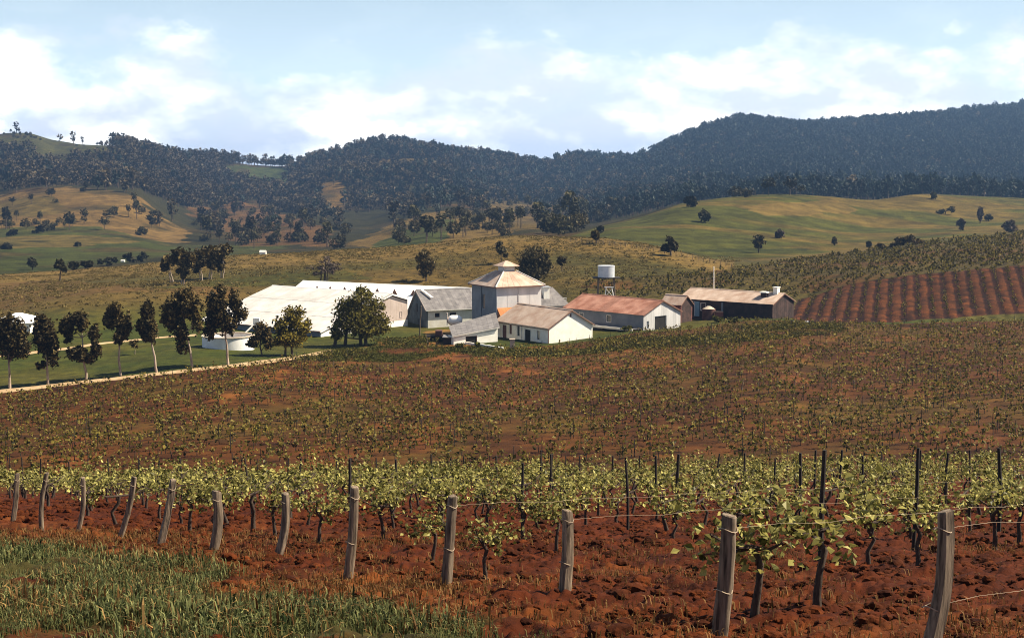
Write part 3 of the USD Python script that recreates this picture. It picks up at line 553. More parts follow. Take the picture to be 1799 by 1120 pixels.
# big winery shed A
FA = Frame(-36.0, 265.2, -32.65, 144.0, 1); L, W, h, r = 32.7, 40.6, 2.81, 8.31; WE = 25.4
B = Building('winery_shed', 'largest winery shed with long pale iron roof and white sunlit end wall', 'shed', FA)
TH = 0.25
B.add('front_wall', slab(holes(sbox(0, DEEP, L, h), [(22.2, 23.4, 0.9, 2.2)]), 0, TH), 'blue_grey_wall', label='front wall with shade painted in as blue grey')
B.opening(22.2, 23.4, 0.9, 2.2, 'window', off=0.05)
B.add('end_wall', swap(slab(holes(sbox(TH + 0.003, DEEP, WE, h), [(6.6, 8.4, -0.6, 2.2)]), 0, TH)), 'bright_wall', label='low white painted wall under the gable')
B.opening(6.6, 8.4, -0.6, 2.2, 'door', across=True, off=0.05, frame='trim_white', fill='grey_wall')
sl = (r - h) / (W / 2); hb = r - (WE - W / 2) * sl; gp = Polygon([(0.1, h + 0.004), (WE, h + 0.004), (WE, hb), (W / 2, r - 0.05)])
for i in range(26):
    p = gp.intersection(sbox(W * i / 26 + 0.01, 0, W * (i + 1) / 26 - 0.01, 99))
    if p.area > 0.01: B.add('gable_sheet', swap(slab(p, 0.02, 0.06 + rng.uniform(0, 0.02))), 'pink_wall')
B.opening(W / 2 + 2.6, W / 2 + 3.4, 3.4, 4.6, 'window', across=True, off=-0.03, frame='pink_wall')
B.add('back_wall', slab(sbox(TH, DEEP, L - TH, hb), WE - TH, WE), 'grey_wall'); B.add('end_wall', swap(slab(gable(WE, h, r, W / 2, hb=hb), L - TH, L)), 'grey_wall')
sl = (r - h) / (W / 2)
for k in range(3):           # the front slope is three sheets long
    f0, f1 = k / 3, (k + 1) / 3; T = lambda f: -0.4 + (W / 2 + 0.4) * f; Z = lambda f: h - 0.4 * sl + (W / 2 + 0.4) * f * sl + 0.05
    B.roof((T(f0) - (0.1 if k else 0), Z(f0) + 0.035 * k - (0.1 * sl if k else 0)), (T(f1), Z(f1) + 0.035 * k), -0.4, L + 0.4, 'iron_grey', 0.95, rnd=0.02)
B.roof((WE + 0.4, hb - 0.4 * sl + 0.05), (W / 2, r + 0.05), -0.4, L + 0.4, 'iron_grey', 2.2)
B.ridge(W / 2, r + 0.18, -0.45, L + 0.45, 'iron_white')
for t0, z0, t1, z1 in ((-0.4, h - 0.4 * sl, W / 2, r), (WE + 0.4, hb - 0.4 * sl, W / 2, r)):
    B.add('barge_board', swap(slab(Polygon([(t0, z0 - 0.2), (t0, z0 + 0.03), (t1, z1 + 0.03), (t1, z1 - 0.2)]), -0.46, -0.41)), 'iron_white')
B.add('gutter', bx(-0.4, L + 0.4, -0.56, -0.43, h - 0.2, h - 0.06), 'trim_brown')
# white roofed shed B behind, with a row of gablets
p0, p1 = at(532, 497, 340), at(838, 502, 318); d = p1 - p0; L = np.linalg.norm(d[:2]); al = math.degrees(math.atan2(d[1], d[0]))
zr = (p0[2] + p1[2]) / 2 - ZC
FB = Frame(p0[0], p0[1], -32.5, al, -1)
B = Building('white_roofed_shed', 'long shed with brilliant white roof and a row of dark gablets behind the largest shed', 'shed', FB)
R = zr + 32.5
B.roof((-11.0, R - 4.6), (0, R), 0, L, 'iron_white', 1.4, rnd=0.01); B.roof((11.0, R - 4.6), (0, R), 0, L, 'iron_white', 2.6)
B.ridge(0, R + 0.05, 0, L, 'iron_white')
B.add('front_wall', slab(sbox(0, -1.5, L, R - 4.7), -10.8, -10.6), 'white_wall'); B.add('back_wall', slab(sbox(0, -1.5, L, R - 4.7), 10.6, 10.8), 'white_wall')
for s_ in (0.0, L - 0.25): B.add('gable_wall', swap(slab(Polygon([(-10.55, -1.5), (10.55, -1.5), (10.55, R - 4.75), (0, R - 0.1), (-10.55, R - 4.75)]), s_, s_ + 0.25)), 'white_wall')
for px, py in ((557, 501), (580, 501), (606, 502), (634, 502.5), (663, 504), (693, 505), (726, 506)):
    # gablet: its ridge runs level back into the roof slope
    best = None
    for s in np.linspace(0, L, 400):
        q = FB.o + FB(np.array([s, -4.4, 0.0])); ppx, ppy = project(q + np.array([0, 0, R - 0.4]))
        if best is None or abs(ppx - px) < best[0]: best = (abs(ppx - px), s)
    s = best[1]; zt = (FB.o[2] + R - 1.05); tz = R - 0.45; w = 0.95
    g = B.add('gablet', trimesh.convex.convex_hull(np.array([(s, -4.4, tz), (s - w, -4.4, tz - 1.6), (s + w, -4.4, tz - 1.6), (s, -0.8, tz), (s - w, -3.4, tz - 1.6), (s + w, -3.4, tz - 1.6)])), 'iron_white')
    B.add('vent_face', slab(Polygon([(s, tz - 0.08), (s - w + 0.06, tz - 1.5), (s + w - 0.06, tz - 1.5)]), -4.48, -4.41), 'trim_brown', g)
# little grey roofed shed with white end, right of the tower
q = at(956, 535, 282)
B = Building('grey_roofed_annexe', 'small shed with grey swept roof and white end peeping out right of the tower', 'shed', Frame(q[0], 282, -29.6, 20, -1))
B.add('front_wall', slab(sbox(0, -1.5, 5.2, 3.0), 0, 0.2), 'grey_wall'); B.add('side_wall', swap(slab(sbox(0.203, -1.5, 6, 2.7), 5.0, 5.2)), 'grey_wall')
B.roof((-0.4, 2.8), (3.1, 6.3), -1.2, 3.0, 'slate_roof', 0.8); B.add('hip_roof', trimesh.convex.convex_hull(np.array([(3.01, -0.4, 2.8), (3.01, 3.1, 6.3), (5.6, -0.4, 2.8), (5.6, 6.4, 2.8), (3.01, 6.4, 2.8)])), 'slate_roof')
B.add('turret', bx(0.3, 1.5, 0.9, 2.2, 3.4, 6.5), 'bright_wall', label='white boxed turret'); B.add('turret_roof', bx(0.1, 1.7, 0.7, 2.4, 6.505, 6.62), 'tank_metal')
# red roofed long shed G
FG = Frame(24.31, 262, -29.47, 133.9, 1)
B = Building('rusty_roofed_shed', 'long shed with red rusted roof and pale boarded gable with wide black doorway', 'shed', FG)
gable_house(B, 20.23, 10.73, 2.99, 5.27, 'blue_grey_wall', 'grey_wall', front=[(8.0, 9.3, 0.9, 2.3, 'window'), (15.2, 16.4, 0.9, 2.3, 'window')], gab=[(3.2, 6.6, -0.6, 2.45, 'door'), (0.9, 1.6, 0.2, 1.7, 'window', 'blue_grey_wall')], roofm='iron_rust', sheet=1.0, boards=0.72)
for i in range(11): B.add('verandah_board', bx(0.3 + i * 1.35, 1.62 + i * 1.35, -2.6, -0.04, 0.42, 0.48), 'slate_roof')
B.add('verandah_edge', bx(0.3, 15.2, -2.72, -2.61, 0.1, 0.5), 'bright_wall')
for s_ in (0.6, 4.2, 7.8, 11.4, 15.0): B.add('verandah_pier', bx(s_ - 0.15, s_ + 0.15, -2.55, -2.25, -1.5, 0.41), 'dark_wall')
# dark shed H
FH = Frame(50.55, 275, -28.57, 141.1, 1)
B = Building('dark_timber_shed', 'long low dark timber shed with pale rusted roof beside the striped red field', 'shed', FH)
gable_house(B, 20.94, 8.72, 2.88, 4.63, 'dark_wall', 'dark_wall', front=[(17.6, 20.4, -0.6, 2.4, 'door'), (14.9, 16.2, 0.6, 2.2, 'window')], gab=[], roofm='iron_pink', sheet=0.9, boards=0.8)
B.add('post', bx(20.6, 20.85, -0.3, -0.05, -1.5, 2.6), 'blue_grey_wall'); B.add('post', bx(10.9, 11.2, -0.3, -0.05, 0.3, 2.5), 'blue_grey_wall')
B.add('blue_door', slab(sbox(16.4, -0.6, 17.5, 2.4), -0.1, -0.02), 'blue_paint', label='faded blue door')
c = B.add('chimney', bx(1.0, 1.9, 3.7, 4.8, 3.6, 5.7), 'bright_wall'); B.add('chimney_cap', bx(0.9, 2.0, 3.6, 4.9, 5.7, 5.85), 'bright_wall', c)
c = B.add('roof_cowl', bx(2.6, 3.8, 2.2, 3.2, 3.2, 4.7), 'dark_wall'); B.add('cowl_top', bx(2.4, 4.0, 2.0, 3.4, 4.7, 4.95), 'bright_wall', c)
# small outbuilding left of it
q = at(1168, 545, 279)
B = Building('red_outhouse', 'small red brown outhouse with pink iron roof at the left end of the dark shed', 'shed', Frame(*at(1196, 545, 277)[:2], -28.4, 141, 1))
gable_house(B, 4.6, 4.2, 2.4, 4.0, 'red_brown_paint', 'dark_wall', front=[(1.2, 2.6, 0.8, 1.6, 'window', 'grey_wall')], roofm='iron_pink', oh=0.25)
# far-left white house
q = at(30, 600, 276)
B = Building('white_farmhouse', 'white farmhouse with pale hipped roof half hidden by the leftmost avenue tree', 'house', Frame(*at(53, 590, 270)[:2], -31.2, 172, 1))
Lh, Wh, hh = 8.0, 7.0, 2.35
B.add('front_wall', slab(holes(sbox(0, -1.5, Lh, hh), [(1.3, 2.1, 0.2, 1.4), (3.0, 3.8, 0.3, 1.4)]), 0, 0.2), 'white_wall'); B.add('side_wall', swap(slab(sbox(0.203, -1.5, Wh, hh), 0, 0.2)), 'bright_wall'); B.add('side_wall', swap(slab(sbox(0.203, -1.5, Wh, hh), Lh - 0.2, Lh)), 'white_wall')
B.opening(1.3, 2.1, 0.2, 1.4, 'window', off=0.05, fill='red_brown_paint'); B.opening(3.0, 3.8, 0.3, 1.4, 'window', off=0.05)
B.add('hip_roof', trimesh.convex.convex_hull(np.array([(-0.5, -0.5, hh), (Lh + 0.5, -0.5, hh), (Lh + 0.5, Wh + 0.5, hh), (-0.5, Wh + 0.5, hh), (3.6, Wh / 2, hh + 1.6), (Lh - 3.6, Wh / 2, hh + 1.6)])), 'iron_white')
# tiny distant houses
def far_house(px, py, s, label):
    p = hit(px, py); t = thing('distant_cottage', label, 'cottage', p); m = trimesh.convex.convex_hull(np.array([(x * s, y * s * .7, z * s) for x in (-1, 1) for y in (-1, 1) for z in (-.5, .8)]))
    obj('wall', m, 'bright_wall', t); obj('roof', trimesh.convex.convex_hull(np.array([(x * s * 1.1, y * s * .8, .805 * s) for x in (-1, 1) for y in (-1, 1)] + [(-s, 0, 1.4 * s), (s, 0, 1.4 * s)])), 'iron_grey', t)
far_house(462, 447, 1.0, 'tiny white cottage among trees just behind the paddock crest')
far_house(216, 460, 0.8, 'tiny white hut between dark shrubs on the left valley edge')
far_house(492, 357, 2.0, 'tiny white cottage on the wooded slope left of the middle hill')

# ------------------------------------------------------------------ tanks, poles, small yard things
def cyl(r0, r1, z0, z1, n=40):
    a = np.linspace(0, 2 * np.pi, n, endpoint=False); return trimesh.convex.convex_hull(np.vstack([np.c_[r0 * np.cos(a), r0 * np.sin(a), 0 * a + z0], np.c_[r1 * np.cos(a), r1 * np.sin(a), 0 * a + z1]]))
def ringm(r0, r1, z0, z1, n=48):
    from shapely.geometry import Point
    m = trimesh.creation.extrude_polygon(Point(0, 0).buffer(r1, n).difference(Point(0, 0).buffer(r0, n)), z1 - z0, engine='earcut'); m.apply_translation([0, 0, z0]); return m
p = at(401, 604, 246); gz = float(height(p[0], p[1]))
t = thing('round_water_tank', 'big low round white tank on the lawn behind the avenue', 'tank', (p[0], p[1], gz))
obj('tank_wall', ringm(4.2, 4.45, -0.6, 2.15), 'tank_white', t, smooth=30); obj('tank_floor', cyl(4.19, 4.19, 0.9, 1.0), 'concrete', t); obj('rim', ringm(4.1, 4.6, 2.153, 2.3), 'concrete', t)
t = thing('loading_chute', 'pale sloping chute leaning from the largest shed towards the round tank', 'chute', at(424, 590, 252))
for nm, m, mt in (('chute_tray', tube([(0, 0, -0.1), (2.3, 1.4, 2.2)], 0.16, 6), 'trim_white'), ('hopper', bx(1.9, 3.0, 1.2, 2.2, 2.0, 3.1), 'bright_wall'), ('leg', tube([(2.4, 1.7, -1.5), (2.4, 1.7, 2.0)], 0.09, 6), 'trim_white'), ('leg', tube([(3.2, 1.6, 1.5), (3.9, 1.4, -1.2)], 0.09, 6), 'trim_white')): obj(nm, m, mt, t)
q = at(1065, 487, 300); gz = float(height(q[0], 300))
t = thing('elevated_water_tank', 'round iron water tank on a high timber stand behind the rusty shed', 'tank', (q[0], 300, q[2]))
obj('tank_body', cyl(1.78, 1.78, 0.06, 2.4), 'tank_metal', t, smooth=30); obj('tank_lid', cyl(1.82, 1.82, 2.405, 2.5), 'tank_metal', t); obj('platform', bx(-2.85, 2.85, -2.0, 2.0, -0.16, 0.05), 'dark_timber', t)
for x, y in ((-2, -1.4), (2, -1.4), (-2, 1.4), (2, 1.4)): obj('leg', tube([(x * .8, y, -0.17), (x, y * 1.1, gz - q[2] - 0.5)], 0.13, 6), 'grey_timber', t)
for s in (-1, 1): obj('brace', tube([(s * 1.7, -1.5, -0.4), (-s * 1.9, -1.5, gz - q[2] + 0.6)], 0.06, 5), 'grey_timber', t)
q = at(1070, 522, 292)
t = thing('pump_trestle', 'small pale trestle frame standing below the elevated water tank', 'frame', q)
for x in (-0.85, 0.85): obj('leg', tube([(x * 1.2, 0, -0.8), (x * 0.7, 0, 2.0)], 0.10, 6), 'trim_white', t)
obj('cross_bar', bx(-0.95, 0.95, -0.09, 0.09, 2.0, 2.2), 'trim_white', t)
for s in (-1, 1): obj('brace', tube([(s * .9, 0.12, 0), (-s * .6, 0.12, 1.7)], 0.05, 5), 'trim_white', t)
def pole(px, base, top, Y, r, label, name='pole', mat='grey_timber', lean=0.0):
    b = at(px, base, Y); tp = at(px + lean, top, Y); t = thing(name, label, 'pole', b)
    obj('shaft', tube([(0, 0, -0.8), tp - b], [r, r * 0.75], 8), mat, t); obj('cap', cyl(r * 1.1, r * 0.6, tp[2] - b[2] + 0.005, tp[2] - b[2] + 0.08, 8).apply_translation([tp[0] - b[0], tp[1] - b[1], 0]), mat, t)
pole(1254, 515, 469, 292, 0.11, 'tall thin pale pole rising behind the dark timber shed', mat='trim_white')
pole(737, 582, 537, 262, 0.13, 'grey pole standing before the shaded gable of the hall', mat='grey_timber', lean=3)
pole(755, 618, 588, 247, 0.08, 'short leaning pole on the grass below the hall', mat='grey_timber', lean=-6)
p = at(799, 565, 268)
t = thing('white_wine_tank', 'white rounded tank lying behind the roof of the cream shed', 'tank', p)
m = trimesh.creation.capsule(1.0, 0.95); m.apply_transform(trimesh.transformations.rotation_matrix(np.pi / 2, [0, 1, 0])); obj('tank_body', m.apply_translation([0, 0, 0.3]), 'iron_white', t, smooth=30)
obj('saddle', bx(-0.8, 0.8, -0.4, 0.4, -4.5, -0.4), 'concrete', t); obj('end_plate', swap(slab(Polygon([(-.7, -.6), (.7, -.6), (.8, 1.7), (-.8, 1.7)]), -1.5, -1.4)), 'pink_wall', t)
p = hit(1245, 561)
t = thing('rusty_tank', 'dark rusty round tank with pale domed lid in front of the dark shed', 'tank', p)
obj('tank_body', cyl(1.35, 1.35, -0.5, 2.15, 24), 'rust_tank', t, smooth=30); obj('lid', cyl(1.2, 0.35, 2.155, 2.65, 24), 'concrete', t)
p = hit(1263, 561)
t = thing('red_crate', 'red brown timber box right of the rusty round tank', 'box', p)
obj('box_side', bx(-0.75, 0.75, -0.6, 0.6, -0.4, 1.5), 'red_brown_paint', t); obj('box_lid', bx(-0.8, 0.8, -0.65, 0.65, 1.503, 1.6), 'dark_wall', t)
# garden wall, steps and gate pier before the cottage
a, b = hit(818, 604), hit(884, 614); d = b - a; L = np.linalg.norm(d[:2])
t = thing('garden_wall', 'low cream yard wall in front of the cream shed', 'wall', a, rotz=math.atan2(d[1], d[0]))
n = 7
for i in range(n): obj('wall_block', bx(L * i / n + 0.01, L * (i + 1) / n - 0.01, -0.15, 0.15, -0.8, 0.42 + d[2] * (i + .5) / n), 'bright_wall', t)
p = hit(900, 611); t = thing('brick_pier', 'short pinkish brick pier at the end of the low yard wall', 'pier', p)
for i in range(9): obj('brick_course', bx(-0.42 + 0.01 * (i % 2), 0.42 + 0.01 * (i % 2), -0.4, 0.4, -0.3 + i * 0.2, -0.11 + i * 0.2), 'iron_pink', t)
obj('cap', bx(-0.5, 0.5, -0.48, 0.48, 1.503, 1.62), 'concrete', t)
p = hit(772, 600); t = thing('farm_trailer', 'dark flat farm trailer parked left of the cream shed', 'trailer', p)
obj('bed', bx(-2.3, 1.6, -0.9, 0.9, 0.95, 1.15), 'dark_timber', t); obj('headboard', bx(-0.7, 0.5, -0.9, 0.9, 1.153, 2.1), 'rust_tank', t); obj('drawbar', tube([(1.6, 0, 0.9), (3.0, 0, 0.5)], 0.08, 6), 'rust_tank', t)
for x, y in ((-1.2, -0.8), (-1.2, 0.8), (0.4, -0.8), (0.4, 0.8)):
    w = ringm(0.2, 0.5, -0.12, 0.12, 12); w.apply_transform(trimesh.transformations.rotation_matrix(np.pi / 2, [1, 0, 0])); w.apply_translation([x, y, 0.48]); k = obj('wheel', w, 'dark_void', t)
t = thing('paling_fence', 'short pale rail fence right of the grey roofed annexe', 'fence', at(981, 531, 288))
for i in range(3): obj('rail', bx(0, 1.7, -0.05, 0.05, 0.15 + i * 0.35, 0.3 + i * 0.35), 'bright_wall', t)
for x in (0.1, 1.6): obj('post', bx(x - .07, x + .07, 0.053, 0.18, -0.8, 1.2), 'grey_timber', t)

# ------------------------------------------------------------------ roads
def ribbon(name, pts, w, mat, label, cat):
    P = np.array([hit(*p) for p in pts]); s = np.r_[0, np.cumsum(np.linalg.norm(np.diff(P[:, :2], axis=0), axis=1))]
    q = np.arange(0, s[-1], 1.2); C = np.stack([PchipInterpolator(s, P[:, k])(q) for k in (0, 1)], 1); T = np.gradient(C, axis=0); T /= np.linalg.norm(T, axis=1, keepdims=True); N = np.stack([-T[:, 1], T[:, 0]], 1)
    ww = w * (1 + 0.18 * fbm(np.c_[q / 7, 0 * q, 0 * q], 3, 5)); k = 6; g = np.linspace(-.5, .5, k)
    V = C[:, None] + N[:, None] * (g[None, :, None] * ww[:, None, None]); Z = height(V[..., 0], V[..., 1]) + 0.10 - 0.12 * (np.abs(g) > 0.45)
    v = np.concatenate([V, Z[..., None]], -1).reshape(-1, 3); i, j = np.meshgrid(np.arange(len(q) - 1), np.arange(k - 1), indexing='ij'); a = (i * k + j).ravel()
    f = np.vstack([np.stack([a, a + 1, a + k + 1], 1), np.stack([a, a + k + 1, a + k], 1)])
    m = trimesh.Trimesh(v, f, process=False)
    if m.face_normals[:, 2].mean() < 0: f = f[:, ::-1]
    tag(obj(name, (v, f), mat, None, smooth=True), label, cat, None, 'structure')
ribbon('dirt_road', [(-40, 691), (0, 687), (100, 676), (200, 665), (300, 654), (400, 643), (470, 634), (525, 627), (590, 615)], 3.4, 'track', 'pale dirt road along the row of avenue trees', 'road')
ribbon('farm_track', [(-30, 626), (40, 621), (110, 613), (200, 601), (320, 590), (350, 588)], 2.2, 'track', 'pale track crossing the lawn behind the avenue', 'path')
# ------------------------------------------------------------------ trees
def tree(name, label, base, Y, lobes, leaf, bark, n, size, trunk_r, group=None, cat='tree', seed=1, lean=0.0, bare=False, stems=((0, 0),), depth=1.0):
    """base: pixel of the foot; lobes: (px, py, rx, ry) of the crown's masses, built as ellipsoids round the trunk at distance Y."""
    r = np.random.default_rng(seed); b = at(base[0], base[1], Y) if Y else hit(*base); Y = b[1]
    b = np.array([b[0], b[1], float(height(b[0], b[1]))]); k = np.linalg.norm([b[0], b[1], b[2] - ZC]) / F * 0.998
    t = thing(name, label, cat, b, group=group)
    L = []
    for (px, py, rx, ry) in lobes:
        c = at(px, py, Y) - b; rad = np.array([rx * k, rx * k * 0.95 * depth, ry * k]); c[1] += r.uniform(-0.35, 0.35) * rad[0]; L.append((c, rad))
    top = max(c[2] for c, _ in L); main = np.mean([c for c, _ in L], 0)
    for q, (sx, sy) in enumerate(stems):
        p0 = np.array([sx * k, sy * k, -0.4]); hi = np.array([main[0] + sx * k * 0.6, main[1], top * 0.86])
        pts = [p0 + (hi - p0) * f + np.array([r.normal(0, .012), r.normal(0, .012), 0]) * hi[2] * math.sin(f * 3.1) for f in np.linspace(0, 1, 7)]
        obj('trunk', tube(pts, trunk_r * np.linspace(1.15, 0.25, 7), 7), bark, t, smooth=60)
        if q == 0:
            for c, rad in L:
                s = pts[int(np.clip(np.searchsorted([p[2] for p in pts], c[2] - rad[2] * 1.1), 1, 5))]
                mid = (s + c) / 2 + r.normal(0, .15, 3) * rad
                obj('limb', tube([s, mid, c + rad * [0, 0, .3]], [trunk_r * .5, trunk_r * .35, trunk_r * .12], 5), bark, t)
    vol = np.array([rad.prod() ** (2 / 3) for _, rad in L]); vs, fs, off = [], [], 0
    for (c, rad), w in zip(L, vol / vol.sum()):
        m = max(20, int(n * w)); ncl = max(5, m // 26)
        cl = in_ball(ncl, r, 0.25); pick = r.integers(0, ncl, m)
        p = cl[pick] * 0.82 + r.normal(0, 0.17, (m, 3)); p = c + p * rad
        v, f = leaves(p, size, r, fold=0.2); vs.append(v); fs.append(f + off); off += len(v)
    obj('twigs' if bare else 'crown', (np.vstack(vs), np.vstack(fs)), leaf, t)
    return t
AV = 'avenue trees along the dirt road'
G = lambda *a, **k: tree('avenue_tree', *a, leaf='gum_leaf', bark='pale_bark', n=4200, size=0.45, trunk_r=0.19, group=AV, **k)
G('dark avenue tree at the left edge of the photo, before the white farmhouse', (17, 683), None, [(20, 572, 22, 24), (2, 592, 24, 30), (40, 606, 15, 28), (22, 612, 26, 20), (-22, 590, 20, 25), (28, 590, 22, 24)], seed=1)
G('narrow columnar avenue tree, second from the left edge', (85, 675), None, [(74, 572, 14, 24), (80, 595, 19, 30), (90, 618, 15, 26), (72, 640, 9, 8)], seed=2)
G('avenue tree with two separate crown tiers and bare trunk showing between', (151, 667), None, [(121, 572, 15, 20), (143, 562, 17, 19), (118, 594, 9, 9), (165, 585, 10, 16), (140, 620, 19, 13), (170, 612, 10, 20), (152, 628, 14, 10)], seed=3)
G('avenue tree with high rounded crown leaning left over a long bare trunk', (212, 660), None, [(195, 560, 17, 17), (200, 545, 12, 13), (216, 570, 14, 26), (212, 592, 12, 12)], seed=4)
G('slender avenue tree with long narrow crown', (276, 655), None, [(258, 546, 11, 18), (254, 575, 14, 16), (266, 580, 11, 22), (262, 592, 12, 8)], seed=5)
G('broad avenue tree with drooping left foliage', (338, 645), None, [(302, 555, 21, 32), (325, 533, 22, 27), (345, 555, 13, 32), (318, 580, 16, 20), (320, 608, 13, 18)], seed=6)
G('tallest avenue tree, forked crown over the round white tank', (401, 640), None, [(385, 540, 24, 34), (410, 525, 11, 26), (390, 515, 11, 18), (422, 550, 14, 24), (372, 560, 14, 25), (368, 583, 16, 12), (404, 565, 20, 22)], seed=7)
tree('sapling', 'small dark sapling on the lawn between two avenue trees', (237, 622), None, [(237, 603, 9, 9)], 'gum_leaf', 'pale_bark', 250, 0.35, 0.07, seed=8, cat='bush')
tree('yard_tree', 'small dark bushy tree left of the yellow green tree', (461, 626), None, [(460, 585, 16, 20), (448, 598, 12, 14), (472, 600, 12, 16), (440, 606, 9, 6)], 'gum_leaf', 'dark_bark', 1700, 0.4, 0.16, seed=9)
tree('yard_tree', 'yellow green bushy tree before the largest shed', (513, 624), None, [(515, 555, 20, 22), (498, 572, 18, 22), (530, 575, 18, 22), (512, 592, 28, 18), (495, 600, 16, 12)], 'yellow_leaf', 'dark_bark', 4200, 0.42, 0.2, seed=10, stems=((0, 0), (-12, 0)))
tree('yard_tree', 'largest green tree, wide rounded crown against the white end wall', (634, 606), None, [(632, 525, 24, 26), (608, 545, 24, 26), (655, 548, 26, 28), (632, 560, 38, 26), (600, 575, 20, 18), (668, 570, 22, 20), (592, 588, 14, 11), (645, 580, 30, 12), (634, 508, 8, 9)], 'broad_leaf', 'dark_bark', 8500, 0.42, 0.3, seed=11, stems=((0, 0), (-28, 0), (9, 0), (-46, -1)))
PG = 'gums of the clump on the left paddock'
for i, (lab, base, lobes) in enumerate((
    ('thick trunked gum, largest of the clump on the left paddock', (318, 500), [(318, 452, 18, 17), (332, 462, 14, 18), (322, 476, 12, 12)]),
    ('thin pale gum at the left end of the paddock clump', (301, 497), [(297, 458, 12, 10), (290, 468, 7, 8)]),
    ('gum in the middle of the paddock clump', (352, 493), [(352, 452, 14, 16), (345, 468, 10, 12)]),
    ('tall gum right of the middle of the paddock clump', (367, 490), [(368, 446, 14, 14), (372, 462, 10, 12)]),
    ('gum at the right end of the paddock clump', (388, 488), [(388, 444, 16, 12), (386, 462, 10, 13), (400, 438, 8, 8)]))):
    tree('gum_tree', lab, base, None, lobes, 'gum_leaf', 'pale_bark', 1500, 0.95, 0.17, group=PG, seed=20 + i, stems=((0, 0), (4, 0)))
tree('bare_tree', 'nearly leafless spreading tree behind the white roofed shed', (569, 497), None, [(570, 468, 24, 14), (555, 474, 16, 10), (590, 470, 14, 12), (572, 455, 14, 8)], 'twig', 'dark_bark', 420, 0.6, 0.2, seed=30, bare=True, stems=((0, 0), (6, 0), (-7, 0), (2, 0)))
tree('paddock_tree', 'dark upright tree on the paddock above the white roof', (749, 494), None, [(742, 450, 13, 15), (752, 462, 13, 16), (740, 470, 11, 12), (748, 478, 9, 8)], 'gum_leaf', 'dark_bark', 1500, 0.7, 0.22, seed=31)
tree('paddock_tree', 'small open tree on the paddock crest above the tower', (880, 462), None, [(878, 436, 12, 12), (884, 446, 8, 8)], 'olive_leaf', 'dark_bark', 420, 0.7, 0.15, seed=32)
tree('paddock_shrub', 'big rounded olive shrub right behind the tower roof', (940, 496), None, [(938, 455, 26, 24), (922, 468, 18, 20), (956, 468, 16, 22), (940, 478, 26, 14)], 'olive_leaf', 'dark_bark', 3000, 0.6, 0.2, seed=33, cat='shrub', stems=((0, 0), (-6, 0), (6, 0)))
tree('paddock_tree', 'small ragged tree right of the big olive shrub', (988, 477), None, [(987, 456, 9, 8), (982, 461, 5, 5)], 'gum_leaf', 'dark_bark', 350, 0.6, 0.12, seed=34)
HG = 'lone trees on the green hill and paddock'
for i, (lab, base, lobes, lf) in enumerate((
    ('small dark tree on the crest of the dry paddock', (1048, 428), [(1047, 413, 7, 9)], 'gum_leaf'),
    ('round dark tree halfway up the green hill with its shadow to the left', (1239, 391), [(1238, 378, 12, 11)], 'far_leaf'),
    ('broad dark tree near the left shoulder of the green hill crest', (1214, 364), [(1215, 354, 13, 9), (1208, 350, 8, 6)], 'far_leaf'),
    ('grey green tree at the foot of the green hill, left of the pole', (1180, 449), [(1180, 428, 13, 14), (1170, 436, 9, 8)], 'olive_leaf'),
    ('funnel shaped dark tree low on the green hill', (1333, 444), [(1332, 422, 10, 9), (1332, 432, 6, 7)], 'olive_leaf'),
    ('pale grey round bush on the green hill', (1370, 418), [(1370, 411, 8, 7)], 'twig'),
    ('small upright dark bush on the green hill', (1466, 431), [(1466, 424, 4, 6)], 'gum_leaf'),
    ('wide dark clump of shrubs on the green hill above the far vineyard', (1592, 434), [(1580, 424, 16, 9), (1600, 420, 14, 10), (1612, 426, 10, 6)], 'gum_leaf'),
    ('small dark bush left of the wide shrub clump', (1546, 438), [(1545, 433, 6, 5)], 'gum_leaf'),
    ('tiny dark bush farther left of the wide shrub clump', (1527, 434), [(1526, 429, 4, 4)], 'far_leaf'),
    ('lone small tree on the far crest of the green hill', (1640, 350), [(1640, 343, 6, 5)], 'far_leaf'),
    ('dark tree at the left end of the green hill edge', (1159, 362), [(1159, 352, 8, 9)], 'far_leaf'),
    ('dark bush behind the crest of the dry paddock', (1055, 409), [(1055, 403, 6, 5)], 'far_leaf'),
    ('ragged grey tree on the dry right end of the green hill', (1688, 405), [(1688, 394, 7, 9)], 'twig'),
    ('thin grey tree on the right end of the green hill', (1722, 392), [(1722, 376, 5, 12)], 'twig'),
    ('dark bush low on the right end of the green hill', (1737, 388), [(1736, 382, 7, 5)], 'far_leaf'),
    ('grey bush at the right edge of the green hill', (1775, 408), [(1775, 398, 12, 10)], 'twig'),
    ('grey green bushes below the far crest of the green hill', (1660, 376), [(1655, 371, 9, 4), (1670, 367, 8, 5)], 'olive_leaf'))):
    tree('hill_tree', lab, base, None, lobes, lf, 'dark_bark', 420, 1.1, 0.25, group=HG, seed=50 + i, cat='bush' if 'bush' in lab or 'shrub' in lab else 'tree')
LG = 'dark trees on the left valley fields'
